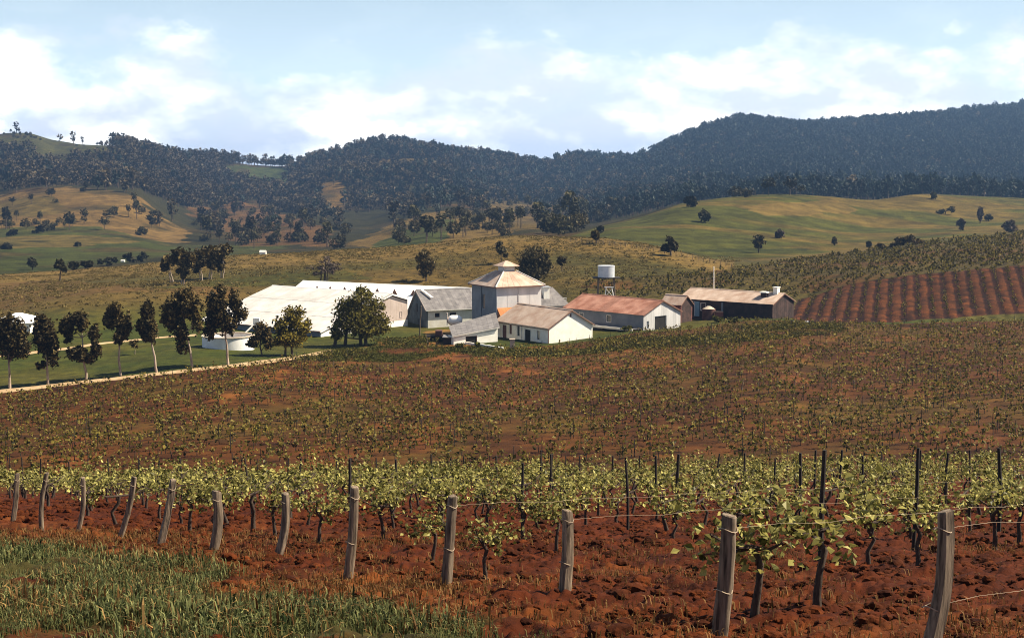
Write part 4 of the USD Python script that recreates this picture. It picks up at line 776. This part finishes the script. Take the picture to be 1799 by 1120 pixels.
for i, (lab, base, lobes) in enumerate((
    ('dark tree on the left green field', (57, 474), [(57, 460, 7, 10)]),
    ('gum with thin trunk on the dry left paddock edge', (105, 494), [(103, 465, 9, 8), (110, 470, 6, 6)]),
    ('dark shrub row end beside the thin trunked gum', (130, 474), [(128, 466, 10, 6)]),
    ('grey green shrub in the middle of the left shrub row', (152, 472), [(150, 463, 12, 7)]),
    ('low dark shrub on the left paddock crest', (190, 467), [(186, 459, 12, 7), (198, 456, 9, 6)]),
    ('wide dark bush right of the tiny white hut', (240, 461), [(230, 452, 12, 8), (250, 452, 13, 8)]),
    ('dark bush at the left edge of the green field', (10, 438), [(8, 432, 12, 6)]),
    ('small round bush in the middle of the left green field', (137, 433), [(137, 429, 6, 4)]),
    ('dark bush on the left tan slope', (20, 415), [(20, 409, 9, 6)]),
    ('dark bush pair on the left tan slope', (70, 410), [(70, 402, 8, 7), (62, 406, 5, 4)]),
    ('dark round bush above the left green field', (125, 392), [(123, 384, 9, 7)]),
    ('dark bush low on the tan slope centre', (248, 414), [(247, 406, 10, 8)]))):
    tree('field_tree', lab, base, None, lobes, 'far_leaf', 'dark_bark', 380, 1.3, 0.25, group=LG, seed=90 + i, cat='bush' if 'bush' in lab or 'shrub' in lab else 'tree')

# scattered trees of the foothills: individuals from a few grown kinds
def far_tree_parts(seed, h, crown, n, size):
    r = np.random.default_rng(seed); vs, fs, off = [], [], 0
    for (x, y, z, rx, rz, w) in crown:
        p = in_ball(int(n * w), r, 0.35) * [rx, rx, rz] + [x, y, z]; v, f = leaves(p, size, r, fold=0.2); vs.append(v); fs.append(f + off); off += len(v)
    tr = tube([(0, 0, -1.5), (r.normal(0, .2), r.normal(0, .2), h * .45), (r.normal(0, .4), r.normal(0, .4), h * .8)], [h * .028, h * .02, h * .008], 5)
    return tr, (np.vstack(vs), np.vstack(fs))
KIND = [(12, [(0, 0, 8.5, 4.2, 3.0, .6), (2.4, .6, 6.5, 2.6, 1.9, .25), (-2.2, -.8, 7, 2.4, 2, .15)]),
        (9, [(0, 0, 5.2, 3.8, 3.4, .8), (1.8, 1, 3.6, 2.2, 1.8, .2)]),
        (15, [(0, 0, 12, 2.8, 2.8, .5), (1.5, .3, 8.8, 2.8, 2.1, .3), (-1.8, .6, 10, 2, 2, .2)]),
        (7, [(0, 0, 3.2, 4.4, 2.8, .7), (3, .5, 2.4, 2.6, 1.9, .3)])]
protos = []
for i, (h, cr) in enumerate(KIND):
    pr = proto(f'distant_tree_kind_{chr(97+i)}'); tr, crn = far_tree_parts(200 + i, h, cr, 150, 1.5)
    obj('trunk', tr, 'dark_bark', pr); obj('crown', crn, 'far_leaf' if i != 1 else 'olive_leaf', pr); protos.append(pr)
SCAT = [([(0, 350), (90, 335), (150, 330), (240, 345), (280, 385), (340, 415), (200, 405), (60, 408), (0, 412)], 34, 0.72, 'tree scattered on the tan foothill at the left', 'trees on the left tan foothill'),
        ([(0, 385), (60, 386), (150, 392), (160, 402), (0, 404)], 12, 0.6, 'bushy tree along the upper edge of the left green field', 'bushy trees over the left green field'),
        ([(330, 360), (420, 350), (540, 385), (640, 418), (600, 440), (420, 436), (330, 420)], 95, 0.9, 'dark tree of the open wood behind the left paddock crest', 'open wood behind the left paddock crest'),
        ([(640, 420), (690, 395), (760, 375), (830, 372), (900, 390), (880, 418), (720, 432)], 34, 0.8, 'tree on the tan and green rise in the middle valley', 'trees on the middle valley rise'),
        ([(780, 395), (880, 388), (930, 398), (960, 412), (900, 416), (790, 418)], 18, 0.75, 'tree of the dark belt along the crest above the tower', 'tree belt above the tower'),
        ([(940, 400), (1060, 385), (1130, 372), (1060, 395), (985, 415)], 30, 1.0, 'dark tree on the left edge of the green hill', 'trees edging the green hill'),
        ([(860, 350), (1000, 362), (1130, 358), (1120, 375), (1000, 400), (900, 385)], 44, 0.9, 'tree in the brown open wood below the middle ridge', 'open wood below the middle ridge'),
        ([(1250, 344), (1370, 338), (1540, 346), (1560, 340), (1560, 350), (1370, 343), (1260, 350)], 16, 0.8, 'dark tree behind the crest of the green hill', 'trees behind the green hill crest'),
        ([(40, 228), (200, 255), (210, 264), (60, 246)], 8, 0.42, 'small tree on the grassy skyline of the left hill', 'trees on the left skyline'),
        ([(-5, 233), (72, 240), (72, 247), (-5, 241)], 16, 0.55, 'tree in the dark belt at the left end of the skyline', 'skyline belt at the left edge')]
rs = np.random.default_rng(77)
for poly, n, sc, lab, grp in SCAT:
    P = Polygon(poly); x0, y0, x1, y1 = P.bounds; k = 0; tries = 0
    while k < n and tries < n * 30:
        tries += 1; px, py = rs.uniform(x0, x1), rs.uniform(y0, y1)
        if not shapely.contains_xy(P, px, py): continue
        p = hit(px, py)
        if p[1] > 3000 or p[1] < 500: continue
        s = sc * rs.uniform(0.65, 1.3); kd = int(rs.integers(4)); w = ('lopsided', 'rounded olive', 'tall slim', 'low spreading')[kd]
        copy_of(protos[kd], 'distant_tree', f'{w} {lab}', 'tree', p - [0, 0, .3], rs.uniform(0, 6.28), (s, s, s * rs.uniform(.85, 1.15)), f'{w} {grp}'); k += 1

# the wooded hills
def forest_density(px, py, Y):
    d = np.ones_like(px)
    for q, (poly, col, amp) in enumerate(POLY): d = np.where(inside(poly, px, py), [0.008, 0.01, .0, .0, .0, .0, .0, .12, .05, .10, .0, .0, .10][q], d)
    d = np.where((Y < 1000), 0, d); d = np.where((px < 340) & (py > 338 + 0.0 * px) & (Y < 1350), 0.03, d); d = np.where((px > 600) & (px < 880) & (py > 378), 0.1, d)
    d = np.where((px > 430) & (px < 1000) & (py > 325) & (Y < 1650), d * .42, d); d = np.where((px < 430) & (py > 300) & (Y < 1650), d * .7, d)
    return d
rf = np.random.default_rng(5); N = 150000
Y = np.sqrt(rf.uniform(950 ** 2, 2750 ** 2, N)); u = rf.uniform(-0.40, 0.41, N); X = u * Y; Z = height(X, Y); P = np.stack([X, Y, Z], 1); px, py = project(P)
fn = fbm(np.c_[X / 60, Y / 60, 0 * X], 3, 71)
keep = rf.uniform(0, 1, N) < forest_density(px + 6 * fn, py + 4 * fn, Y) * (0.36 + 0.42 * fn)
ymax = np.interp(px, [0, 200, 400, 680, 900, 1140, 1310, 1799], [2030, 2070, 2170, 2230, 2360, 2440, 2600, 2740]); keep &= Y < ymax
keep &= (np.arange(N) % 3 == 0) | (Y > 1400); P = P[keep]; n = len(P)
fk = []
for i, (h, cr, lf) in enumerate([(16, [(0, 0, 10, 4.4, 4.4, .7), (2.0, .6, 6, 3, 2.4, .3)], L_) for L_ in ()] + [(16, [(0, 0, 10, 4.4, 4.4, .7), (2.0, .6, 6, 3, 2.4, .3)], lf_) for lf_ in ('blue_gum_leaf', 'brown_gum_leaf')] + [(12, [(0, 0, 7, 4.6, 4.0, 1)], lf_) for lf_ in ('blue_gum_leaf', 'brown_gum_leaf')] + [(19, [(0, 0, 13, 3.4, 4.0, .6), (-1.5, .6, 8, 3, 3, .4)], lf_) for lf_ in ('blue_gum_leaf', 'brown_gum_leaf')]):#, (12, [(0, 0, 8, 4.6, 3.6, 1)]), (20, [(0, 0, 16, 3.4, 3.4, .6), (-1.5, .6, 11, 3, 2.4, .4)])]):
    tr, crn = far_tree_parts(300 + i, h, cr, 48, 2.6); fk.append([('trunk', tr, 'dark_bark', False), ('crown', crn, lf, False)])
print('forest', n)
instancer('hill_forest', fk, P - [0, 0, .5], rf.uniform(0, 6.28, n), rf.uniform(.5, 1.3, n) * np.where(P[:, 1] > 1900, 1.0, .9), rf.integers(0, 3, n) * 2 + (rf.random(n) < np.clip(.75 - (P[:, 0] / P[:, 1] + .1) * 3.2 + .5 * fbm(P * [1 / 150, 1 / 150, 0], 3, 72), .04, .9)), 'dark bluish green wood covering the far hills', 'forest')

# ------------------------------------------------------------------ end posts of the near vine rows
POSTS = [((1660, 899), (1619, 1184), 31, 'thick round grey end post nearest the right edge, with wire tied round it'), ((1281, 906), (1262, 1128), 33, 'broad dark faced end post leaning beside the big leafy vine'), ((997, 897), (991, 1051), 23, 'upright square topped end post right of the centre'),
         ((795, 872), (784, 1028), 19, 'grey end post left of the lone small vine'), ((623, 856), (611, 1020), 19, 'tall end post with a dark stake close behind it'), ((501, 867), (487, 982), 15, 'end post with slanting dark top, seventh from the left'), ((380, 863), (374, 972), 18, 'knobbly dark topped end post with a hollow side'),
         ((304, 843), (281, 962), 14, 'crooked leaning end post, fifth from the left'), ((236, 838), (210, 948), 11, 'most steeply leaning end post, fourth from the left'), ((145, 839), (136, 937), 10, 'pale end post, third from the left'), ((82, 831), (73, 932), 9, 'thin end post, second from the left edge'), ((30, 832), (23, 915), 9, 'pale thin end post nearest the left edge')]
feet = []
for i, (tp, bs, w, lab) in enumerate(POSTS):
    r = np.random.default_rng(400 + i); b = hit(*bs); Yp = b[1]; top = at(*tp, Yp); d = top - b; k = np.linalg.norm(b - [0, 0, ZC]) / F; rad = w * k / 2 * 0.86
    feet.append(b); t = thing('end_post', lab, 'post', b, group='end posts of the near vine rows')
    n, m = 26, 14; zz = np.linspace(-0.35, 1, n); vs = []
    ang = np.arange(m) * 2 * np.pi / m; prof = 1 + 0.13 * np.cos(4 * (ang + r.uniform(0, 1.5))) + r.normal(0, .05, m)
    bend = r.normal(0, .035)
    for q in zz:
        c = d * q + np.array([bend * math.sin(max(q, 0) * 3.1), 0, 0]) * np.linalg.norm(d); rr = rad * prof * (1.08 - 0.16 * max(q, 0)) * (1 + 0.07 * (meshkit.noise(np.c_[np.cos(ang) * 1.2, np.sin(ang) * 1.2, 0 * ang + q * 7 + i * 9], 3) - .5) * 2)
        vs.append(c + np.c_[rr * np.cos(ang), rr * np.sin(ang), 0 * ang])
    vs = np.array(vs); slope = np.c_[0 * ang, 0 * ang, 0.25 * rad * np.cos(ang - r.uniform(0, 6))]; vs[-1] += slope; rim = vs[-1] * 1.0; cen = rim.mean(0); inner = cen + (rim - cen) * .8 + [0, 0, .012]
    V = np.vstack([vs.reshape(-1, 3), inner, cen[None] + [0, 0, .008]]); F_ = []
    for a in range(n):
        for j in range(m):
            p, q2 = a * m + j, a * m + (j + 1) % m
            F_ += [[p, q2, q2 + m], [p, q2 + m, p + m]]
    F_ += [[n * m + j, n * m + (j + 1) % m, (n + 1) * m] for j in range(m)]
    obj('shaft', (V, np.array(F_)), 'grey_timber', t, smooth=45)
    for q in ((.9, .42) if i < 5 else (.88,)):
        c = d * q; rr = rad * 1.13; a2 = np.linspace(0, 2 * np.pi, 15); obj('wire_tie', tube(np.c_[c[0] + rr * np.cos(a2), c[1] + rr * np.sin(a2), c[2] + .02 * np.sin(a2 * 2)], 0.005, 4, False), 'wire_metal', t)
feet = np.array(feet)
RD = np.array([0.64, 0.77]); RD /= np.linalg.norm(RD)                # direction of the near rows
step = (feet[11, :2] - feet[1, :2]) / 10
# ------------------------------------------------------------------ vines
def vine_parts(seed, nl, size, h=1.0, spread=0.75, arms=3):
    r = np.random.default_rng(seed); parts = []; tips = []
    x = r.normal(0, .045, (5, 2)); x[0] = 0
    tr = [(x[i, 0], x[i, 1], z * h) for i, z in enumerate((-.15, .18, .38, .56, .70))]
    parts.append(('trunk', tube(tr, np.array([.058, .042, .034, .038, .03]) * r.uniform(.8, 1.1), 7), 'vine_bark', 60))
    for a in range(arms):
        an = r.uniform(0, 6.28) if arms != 2 else (0.1 + a * 3.14); e = np.array([math.cos(an) * spread * r.uniform(.4, .8), math.sin(an) * spread * .3, h * r.uniform(.72, .95)])
        s = np.array(tr[-1]); mid = (s + e) / 2 + [0, 0, -.05]; parts.append(('arm', tube([s, mid, e], [.026, .018, .010], 5), 'vine_bark', 60)); tips += [mid, e]
    P = []
    sh = 0
    while sh < nl:
        s = tips[int(r.integers(len(tips)))] + r.normal(0, .10, 3) * [spread * 1.3, .7, .7]; d = np.array([r.normal(0, .45), r.normal(0, .35), r.uniform(-.25, .9)]); d /= np.linalg.norm(d); ln = r.uniform(.15, .48)
        for q in range(6): P.append(s + d * ln * q / 5 + r.normal(0, .035, 3)); sh += 1
    parts.append(('foliage', leaves(np.array(P), size, r, flat=.25, fold=.22), 'vine_leaf', False))
    return parts
def make_proto(name, parts):
    pr = proto(name)
    for nm, m, mt, sm in parts: obj(nm, m, mt, pr, smooth=sm)
    return pr
VN = [make_proto(f'near_vine_kind_{chr(97+i)}', vine_parts(500 + i, 270, .075, 1.0, .8, 3)) for i in range(4)]
VM = [make_proto(f'mid_vine_kind_{chr(97+i)}', vine_parts(520 + i, 105, .095, 1.0, .9, 2)) for i in range(5)]
rv = np.random.default_rng(9); vines = []
HERO = [((852, 1024), 'lone small vine with thin forked trunk between two end posts', .8), ((1322, 1092), 'leafy vine just right of the broad dark end post', 1.15), ((1437, 1076), 'big leafy vine with thick black gnarled trunk', 1.25), ((1527, 986), 'vine with bent black trunk in the right foreground', .92), ((1612, 1000), 'leafy vine left of the nearest end post', .95), ((757, 990), 'vine with thin dark trunk behind the lone small vine', .85), ((978, 968), 'vine with leaning bare trunk left of the centre right end post', .85), ((1184, 950), 'small vine with drooping shoots left of the broad end post', .8)]
for (pp, lab, s) in HERO:
    p = hit(*pp); vines.append((p, s)); copy_of(VN[len(vines) % 4], 'grapevine', lab, 'vine', p, rv.uniform(-.5, .5) + math.atan2(RD[1], RD[0]), s)
cand = []
for k in range(-16, 46):
    o = feet[1, :2] + step * (k - 0); s0 = 1.2 + rv.uniform(0, .8)
    for s in np.arange(s0, 110, 1.55):
        q = o + RD * (s + rv.normal(0, .14)) + rv.normal(0, .08, 2)
        if q[1] < 10 or q[1] > 73: continue
        px, py = project(on(*q))
        if px < -500 or px > 2600: continue
        if q[1] < 27 and rv.random() < .42: continue
        if min(np.linalg.norm(q - v[0][:2]) for v in vines) < 1.5: continue
        if q[1] < 21 and 880 < px < 1900: continue
        if rv.random() < (.24 if q[1] < 45 else .12): continue
        cand.append((float(q[1]) + (0 if -90 < px < 1890 and py < 1240 else 1000), q, k))
cand.sort(key=lambda c: c[0]); print('near vines', len(cand))
ROWLAB = ['nearest thick end post', 'broad dark faced end post', 'square topped end post', 'end post by the lone vine', 'tall end post', 'slanting topped end post', 'knobbly end post', 'crooked end post', 'steeply leaning end post', 'pale third end post', 'thin second end post', 'leftmost end post']
for y, q, k in cand[:290]:
    y = float(q[1]); i0 = k + 1; where = f'row that starts at the {ROWLAB[i0]}' if 0 <= i0 <= 11 else ('rows beyond the leftmost end post' if i0 > 11 else 'rows at the right edge of the photo')
    p = on(*q); s = rv.uniform(.82, 1.2); V = VN if y < 30 else VM
    copy_of(V[int(rv.integers(len(V)))], 'grapevine', f'spring vine in the {where}'[:110], 'vine', p, math.atan2(RD[1], RD[0]) + rv.choice([0, math.pi]) + rv.normal(0, .15), (s, s, s * rv.uniform(.9, 1.08)), f'vines in the {where}')
rest = cand[290:]
if rest:
    P = np.array([on(*c[1]) for c in rest]); n = len(P)
    instancer('farther_near_vines', [vine_parts(540 + i, 70, .12, 1.0, .9, 2) for i in range(4)], P, math.atan2(RD[1], RD[0]) + rv.normal(0, .2, n), rv.uniform(.82, 1.2, n), rv.integers(0, 4, n), 'leafy vines massed along the brow of the near slope', 'vines')
# stakes
STK = [(1103, 808, 31), (1155, 800, 38), (1193, 797, 35), (1306, 795, 50), (1357, 808, 45), (1412, 795, 36), (1447, 790, 22.5), (1433, 790, 46), (1478, 790, 48), (1613, 785, 25), (1622, 790, 50), (1765, 785, 30), (920, 815, 32), (875, 800, 46), (947, 790, 47), (964, 797, 48), (970, 797, 50), (1018, 800, 60), (757, 797, 46), (696, 812, 42), (616, 805, 27), (527, 805, 50), (505, 815, 48), (433, 805, 52), (423, 803, 62), (317, 808, 50), (280, 812, 55), (244, 805, 48), (187, 805, 58), (70, 805, 55), (1235, 797, 60), (590, 806, 64), (812, 800, 64), (1075, 800, 62), (1260, 800, 66), (1550, 792, 64), (1700, 790, 62), (350, 808, 66), (120, 810, 64), (660, 803, 66), (1520, 800, 44), (1665, 795, 45), (790, 806, 58), (1125, 800, 64), (465, 806, 66), (40, 800, 62)]
for i, (px, top, Y) in enumerate(STK):
    r = np.random.default_rng(600 + i); tpt = at(px, top, Y); gz = float(height(tpt[0], tpt[1])); hgt = max(1.5, tpt[2] - gz); hgt = min(hgt, 1.85); b = np.array([tpt[0] - r.normal(0, .05), tpt[1], gz])
    rad = .035 + .012 * r.random(); special = {0: 'dark stake standing alone in the gap of bare soil', 6: 'tallest dark stake, beside the big leafy vine', 9: 'dark stake rising above the leaves in the right rows', 20: 'dark stake close behind the tall end post', 11: 'dark stake near the right edge of the photo'}.get(i)
    t = thing('vine_stake', special or 'dark thin wooden stake standing among the leafy vines of the near slope', 'stake', b, group='dark stakes among the near vines')
    obj('shaft', tube([(0, 0, -.3), (r.normal(0, .02), r.normal(0, .02), hgt * .5), (r.normal(0, .04), 0, hgt)], [rad, rad * .95, rad * .8], 6), 'dark_timber', t)
# trellis wires of the front rows
for i in range(4):
    b, e = feet[i], None; t = thing('trellis_wire', ['pair of taut wires running right from the thick round end post', 'taut wire running right from the broad dark faced end post', 'taut wire running right from the square topped end post', 'taut wire running right from the end post by the lone small vine', 'taut wire running right from the tall end post', 'taut wire running right from the slanting topped end post'][i], 'wire', b, group='trellis wires of the near rows')
    tp = at(*POSTS[i][0], b[1]) - b
    for q in ((.9, .42) if i == 0 else (.9,)):
        s = np.arange(0, 20, 1.0); g = np.array([on(*(b[:2] + RD * x)) for x in s]) - b; z = tp[2] * q * (1 - .0 * s) + g[:, 2] * 1.0 + .02 * np.sin(s * 2.4)
        pts = np.c_[g[:, :2] + np.outer(np.maximum(0, 1 - s / 9), tp[:2] * q), z]; obj('strand', tube(pts, 0.0017, 4, False), 'wire_metal', t)

# ------------------------------------------------------------------ vineyard across the dip
def small_vine(seed, n=15, size=.34, h=.9):
    r = np.random.default_rng(seed); p = r.normal(0, 1, (n, 3)) * [.36, .25, .2] + [0, 0, h * .8]; st = tube([(0, 0, -.1), (r.normal(0, .05), 0, h * .7)], [.05, .03], 4)
    return [('trunk', st, 'vine_bark', False), ('foliage', leaves(p, size, r, flat=.2), 'far_vine_leaf', False)]
rw = np.random.default_rng(21)
def rows_in(ymin_of, ymax_of, ang, spacing, step_, keepf, span):
    d = np.array([math.cos(ang), math.sin(ang)]); nrm = np.array([-d[1], d[0]]); out = []
    for a in np.arange(-span, span, spacing):
        s = np.arange(-span, span, step_) + rw.uniform(0, step_); q = np.array([0, 190.0]) + np.outer(np.full_like(s, a), nrm) + np.outer(s, d) + rw.normal(0, .07, (len(s), 2))
        out.append(q)
    q = np.vstack(out); u = q[:, 0] / np.maximum(q[:, 1], 1)
    ok = (q[:, 1] > ymin_of) & (np.abs(u) < .40); q, u = q[ok], u[ok]; ok = (q[:, 1] < ymax_of(u)); q = q[ok]
    P = np.c_[q, height(q[:, 0], q[:, 1])]; px, py = project(P); k = keepf(px, py, P); return P[k]
P = rows_in(108, lambda u: verge_y(u) - 3, math.radians(28), 2.7, 1.35, lambda px, py, P: (rw.random(len(px)) < .74 + .35 * fbm(P * [1 / 14, 1 / 14, 0], 3, 83)) & ~inside([(540, 640), (660, 620), (880, 611), (860, 628), (700, 650)], px, py), 260)
n = len(P); print('far vines', n)
instancer('distant_vine_rows', [small_vine(700 + i) for i in range(5)], P, rw.uniform(0, 6.28, n), rw.uniform(.65, 1.2, n), rw.integers(0, 5, n), 'rows of young vines across the dip below the sheds', 'vines')
sel = P[rw.random(n) < .13] + [.3, .3, 0]; n2 = len(sel)
instancer('distant_stakes', [[('shaft', tube([(0, 0, -.2), (0, 0, 1.55)], .04, 4), 'dark_timber', False)]], sel, rw.uniform(0, 6.28, n2), rw.uniform(.85, 1.15, n2), np.zeros(n2, int), 'thin dark stakes standing among the distant vine rows', 'stakes')
for i, (px, py) in enumerate([(803, 690), (835, 688), (893, 692), (933, 690), (1015, 692), (1042, 690), (1272, 690), (1303, 686), (1332, 687), (1363, 682), (1395, 683), (1460, 682), (1500, 683), (1555, 680), (1645, 677), (1685, 672), (600, 655), (585, 648), (640, 650), (391, 664)]):
    p = hit(px, py); r = np.random.default_rng(800 + i); t = thing('pale_end_post', 'short pale leaning post in the line across the distant vineyard', 'post', p, group='pale posts across the distant vineyard')
    obj('shaft', tube([(0, 0, -.3), (r.normal(.12, .12), 0, 1.25 * r.uniform(.8, 1.15))], [.065, .05], 6), 'grey_timber', t)
# vineyard on the slope behind the sheds and the striped red field
P = rows_in(284, lambda u: np.interp(u, UG, cy[14]) - 2, math.radians(62), 3.2, 2.2, lambda px, py, P: inside([(990, 520), (1060, 494), (1180, 484), (1290, 474), (1400, 458), (1530, 441), (1640, 425), (1860, 402), (1860, 470), (1600, 487), (1500, 500), (1395, 532), (1200, 520), (1060, 530)], px, py) & (rw.random(len(px)) < .8), 420)
n = len(P); print('slope vines', n)
instancer('hillside_vine_rows', [small_vine(720 + i, 12, .5, 1.0) for i in range(4)], P, rw.uniform(0, 6.28, n), rw.uniform(.7, 1.3, n), rw.integers(0, 4, n), 'olive green vineyard on the slope above the striped field', 'vines')

P = rows_in(262, lambda u: np.interp(u, UG, cy[12]) - 1, math.atan2(.966, .26), 2.7, 1.5, lambda px, py, P: inside([(1400, 556), (1404, 530), (1500, 499), (1600, 485), (1830, 464), (1860, 540), (1560, 562)], px, py) & (rw.random(len(px)) < .85), 300)
n = len(P); print('striped vines', n)
instancer('young_vine_rows', [small_vine(740 + i, 9, .3, .8) for i in range(3)], P, rw.uniform(0, 6.28, n), rw.uniform(.5, 1.1, n), rw.integers(0, 3, n), 'sparse young vines in the striped red field', 'vines')
# ------------------------------------------------------------------ ground cover: grass, straw, clods, weeds
def tuft(seed, n, h, w=.012, spread=.12):
    r = np.random.default_rng(seed); vs, fs = [], []
    for i in range(n):
        b = r.normal(0, spread, 2); a = r.uniform(0, 6.28); ln = h * r.uniform(.45, 1.15); lean = r.uniform(.15, 1.0); d = np.array([math.cos(a), math.sin(a)]); s = np.array([-d[1], d[0]]) * w * r.uniform(.7, 1.3)
        p0 = np.r_[b, -.02]; p1 = np.r_[b + d * lean * ln * .35, ln * .6]; p2 = np.r_[b + d * lean * ln * .95, ln * (.95 - .3 * lean)]; s3 = np.r_[s, 0]; k = len(vs) * 5
        vs.append([p0 - s3, p0 + s3, p1 - s3 * .8, p1 + s3 * .8, p2]); fs += [[k, k + 1, k + 3], [k, k + 3, k + 2], [k + 2, k + 3, k + 4]]
    return np.array(vs).reshape(-1, 3), np.array(fs)
rg = np.random.default_rng(31)
def scatter(N, ylo, yhi, dens, lo=-.40, hi=.40):
    if ylo < 12: N, lo, hi = int(N * (1.25 if hi < .4 else 1.45)), lo - .14, hi + (.22 if hi >= .4 else 0)
    Y = np.sqrt(rg.uniform(ylo ** 2, yhi ** 2, N)); u = rg.uniform(lo, hi, N); X = u * Y; Z = height(X, Y); P = np.stack([X, Y, Z], 1); P[:, 2] += soil_disp(X, Y) * (Y < 96)
    px, py = project(P); k = rg.random(N) < dens(px, py, P); return P[k]
def grass_d(px, py, P):
    n = fbm(P * [1 / 1.3, 1 / 1.3, 0], 3, 91); q = fbm(P * [1 / .8, 1 / .8, 0], 3, 4); return inside(GRASS, px + 60 * q, py + 34 * q) * np.clip(.45 + 2.2 * n, 0.0, 1)
P = scatter(80000, 9, 30, grass_d, -.42, .15); n = len(P); print('grass', n)
gs = np.clip(.95 + 1.3 * fbm(P * [1 / .9, 1 / .9, 0], 3, 98), .4, 2.0)
instancer('grass', [[('blades', tuft(900 + i, 18, .09, .0045, .12), 'grass_blade', False)] for i in range(5)] + [[('blades', tuft(910, 12, .14, .005), 'dry_blade', False)]], P, rg.uniform(0, 6.28, n), rg.uniform(.6, 1.4, n) * gs, rg.choice(6, n, p=[.178] * 5 + [.11]), 'rough green grass in the lower left foreground', 'grass')
def straw_d(px, py, P):
    d = (P[:, 0] - 3.46) * .84 + (P[:, 1] - 11.7) * .54; n = fbm(P * [1 / 1.6, 1 / 1.6, 0], 3, 5)
    return np.clip(.30 * smooth(.6, -1, d) + .10 + .5 * n, 0, 1) * ~inside(GRASS, px, py)
P = scatter(26000, 10, 30, straw_d); n = len(P); print('straw', n)
instancer('dry_grass', [[('blades', tuft(920 + i, 7, .10, .006, .16), 'dry_blade', False)] for i in range(3)], P, rg.uniform(0, 6.28, n), rg.uniform(.5, 1.3, n), rg.integers(0, 3, n), 'wisps of dry straw lying on the red soil', 'dry grass')
def clod(seed):
    r = np.random.default_rng(seed); m = trimesh.creation.icosphere(2, 1.0); m.vertices *= .75 + .6 * fbm(m.vertices * 1.3 + seed, 3, seed)[:, None] + r.uniform(-.06, .06, (len(m.vertices), 1)) + .15; m.vertices *= [1.1, .9, .7]; return m
P = scatter(52000, 10, 46, lambda px, py, P: np.clip(.32 + 1.3 * fbm(P * [1 / 1.2, 1 / 1.2, 0], 3, 93), .04, 1) * ~inside(GRASS, px, py)); n = len(P); print('clods', n)
instancer('soil_clods', [[('clod', clod(940 + i), 'clod', False)] for i in range(4)], P - [0, 0, .01], rg.uniform(0, 6.28, n), np.exp(rg.normal(-3.25, .6, n)).clip(.014, .15), rg.integers(0, 4, n), 'broken clods of red earth between the vine rows', 'clods')
def tussock(seed): r = np.random.default_rng(seed); return leaves(r.normal(0, 1, (9, 3)) * [.28, .28, .06] + [0, 0, .1], .3, r, flat=-.4)
leaf_mat('tussock_blade', (0.075, 0.055, 0.013), (0.20, 0.145, 0.046), .2, vary=.35)
P = scatter(42000, 300, 470, lambda px, py, P: np.clip(.35 + .7 * fbm(P * [1 / 16, 1 / 16, 0], 3, 99), .05, 1) * (px < 1300) * ~inside([(990, 540), (1060, 494), (1180, 484), (1320, 474), (1320, 560)], px, py)); n = len(P); print('tussocks', n)
instancer('dry_tussocks', [[('leaves', tussock(980 + i), 'tussock_blade', False)] for i in range(4)], P, rg.uniform(0, 6.28, n), rg.uniform(.5, 1.6, n), rg.integers(0, 4, n), 'dry grass tussocks all over the paddock behind the sheds', 'grass')
# old post and wire fence on the paddock crest
fl = [hit(px, py) for px, py in zip(np.linspace(1002, 1285, 30), np.interp(np.linspace(1002, 1285, 30), [1002, 1060, 1130, 1200, 1285], [425, 429, 438, 452, 470]))]
t = thing('paddock_fence', 'faint old post fence running down the crest of the dry paddock', 'fence', fl[0])
for i, p in enumerate(fl): d = p - fl[0]; obj('post', tube([d + [0, 0, -.3], d + [.05 * math.sin(i * 3), 0, 1.15]], [.09, .07], 5), 'grey_timber', t)
for h in (.55, 1.0): obj('wire', tube(np.array([p - fl[0] + [0, 0, h] for p in fl]), .012, 4, False), 'wire_metal', t)
# weeds and rough grass round the sheds
def weed(seed): r = np.random.default_rng(seed); return leaves(np.abs(r.normal(0, 1, (16, 3))) * [.5, .5, .2] * np.where(r.random((16, 3)) < .5, -1, 1) * [1, 1, 0] + np.c_[np.zeros((16, 2)), r.uniform(.02, .22, 16)], .2, r)
leaf_mat('weed_leaf', (0.03, 0.032, 0.004), (0.135, 0.12, 0.018), .2, vary=.35)
P = scatter(42000, 228, 285, lambda px, py, P: (inside([(520, 632), (690, 590), (760, 590), (860, 612), (965, 612), (1041, 600), (1130, 586), (1200, 582), (1356, 566), (1480, 566), (1480, 584), (1250, 606), (1041, 625), (880, 628), (640, 640)], px, py)) * np.clip(.35 + 1.2 * fbm(P * [1 / 9, 1 / 9, 0], 3, 97), 0, 1)); n = len(P); print('weeds', n)
instancer('rough_weeds', [[('leaves', weed(960 + i), 'weed_leaf', False)] for i in range(4)], P, rg.uniform(0, 6.28, n), rg.uniform(.6, 1.6, n), rg.integers(0, 4, n), 'rough green weeds along the near side of the sheds', 'weeds')
for i, (px, py, w) in enumerate([(806, 612, 10), (838, 611, 5), (1100, 582, 12), (1262, 566, 10), (1290, 568, 9)]):
    tree('shrub', ['low dark bush at the left corner of the cream shed', 'little bush in front of the cream shed doorway', 'dark undergrowth below the verandah of the rusty shed', 'green bush before the rusty round tank', 'green bush before the middle of the dark shed'][i], (px, py), None, [(px, py - 5, w, 6)], 'weed_leaf', 'dark_bark', 260, .35, .05, seed=130 + i, cat='bush')
HAZE = 0.00008
if HAZE:
    usdkit.material(stage, '/World/Looks/haze_air', {'v': ('principled_volume', {'color': (0.34, 0.58, 1.0), 'density': HAZE, 'anisotropy': 0.3})}, [], volume='v.volume')
    g = usdkit.mesh(stage, '/World/haze', bx(-4000, 4000, -60, 8900, -36, 190), '/World/Looks/haze_air'); tag(g, 'thin bluish haze over the far hills', 'haze', None, 'stuff')
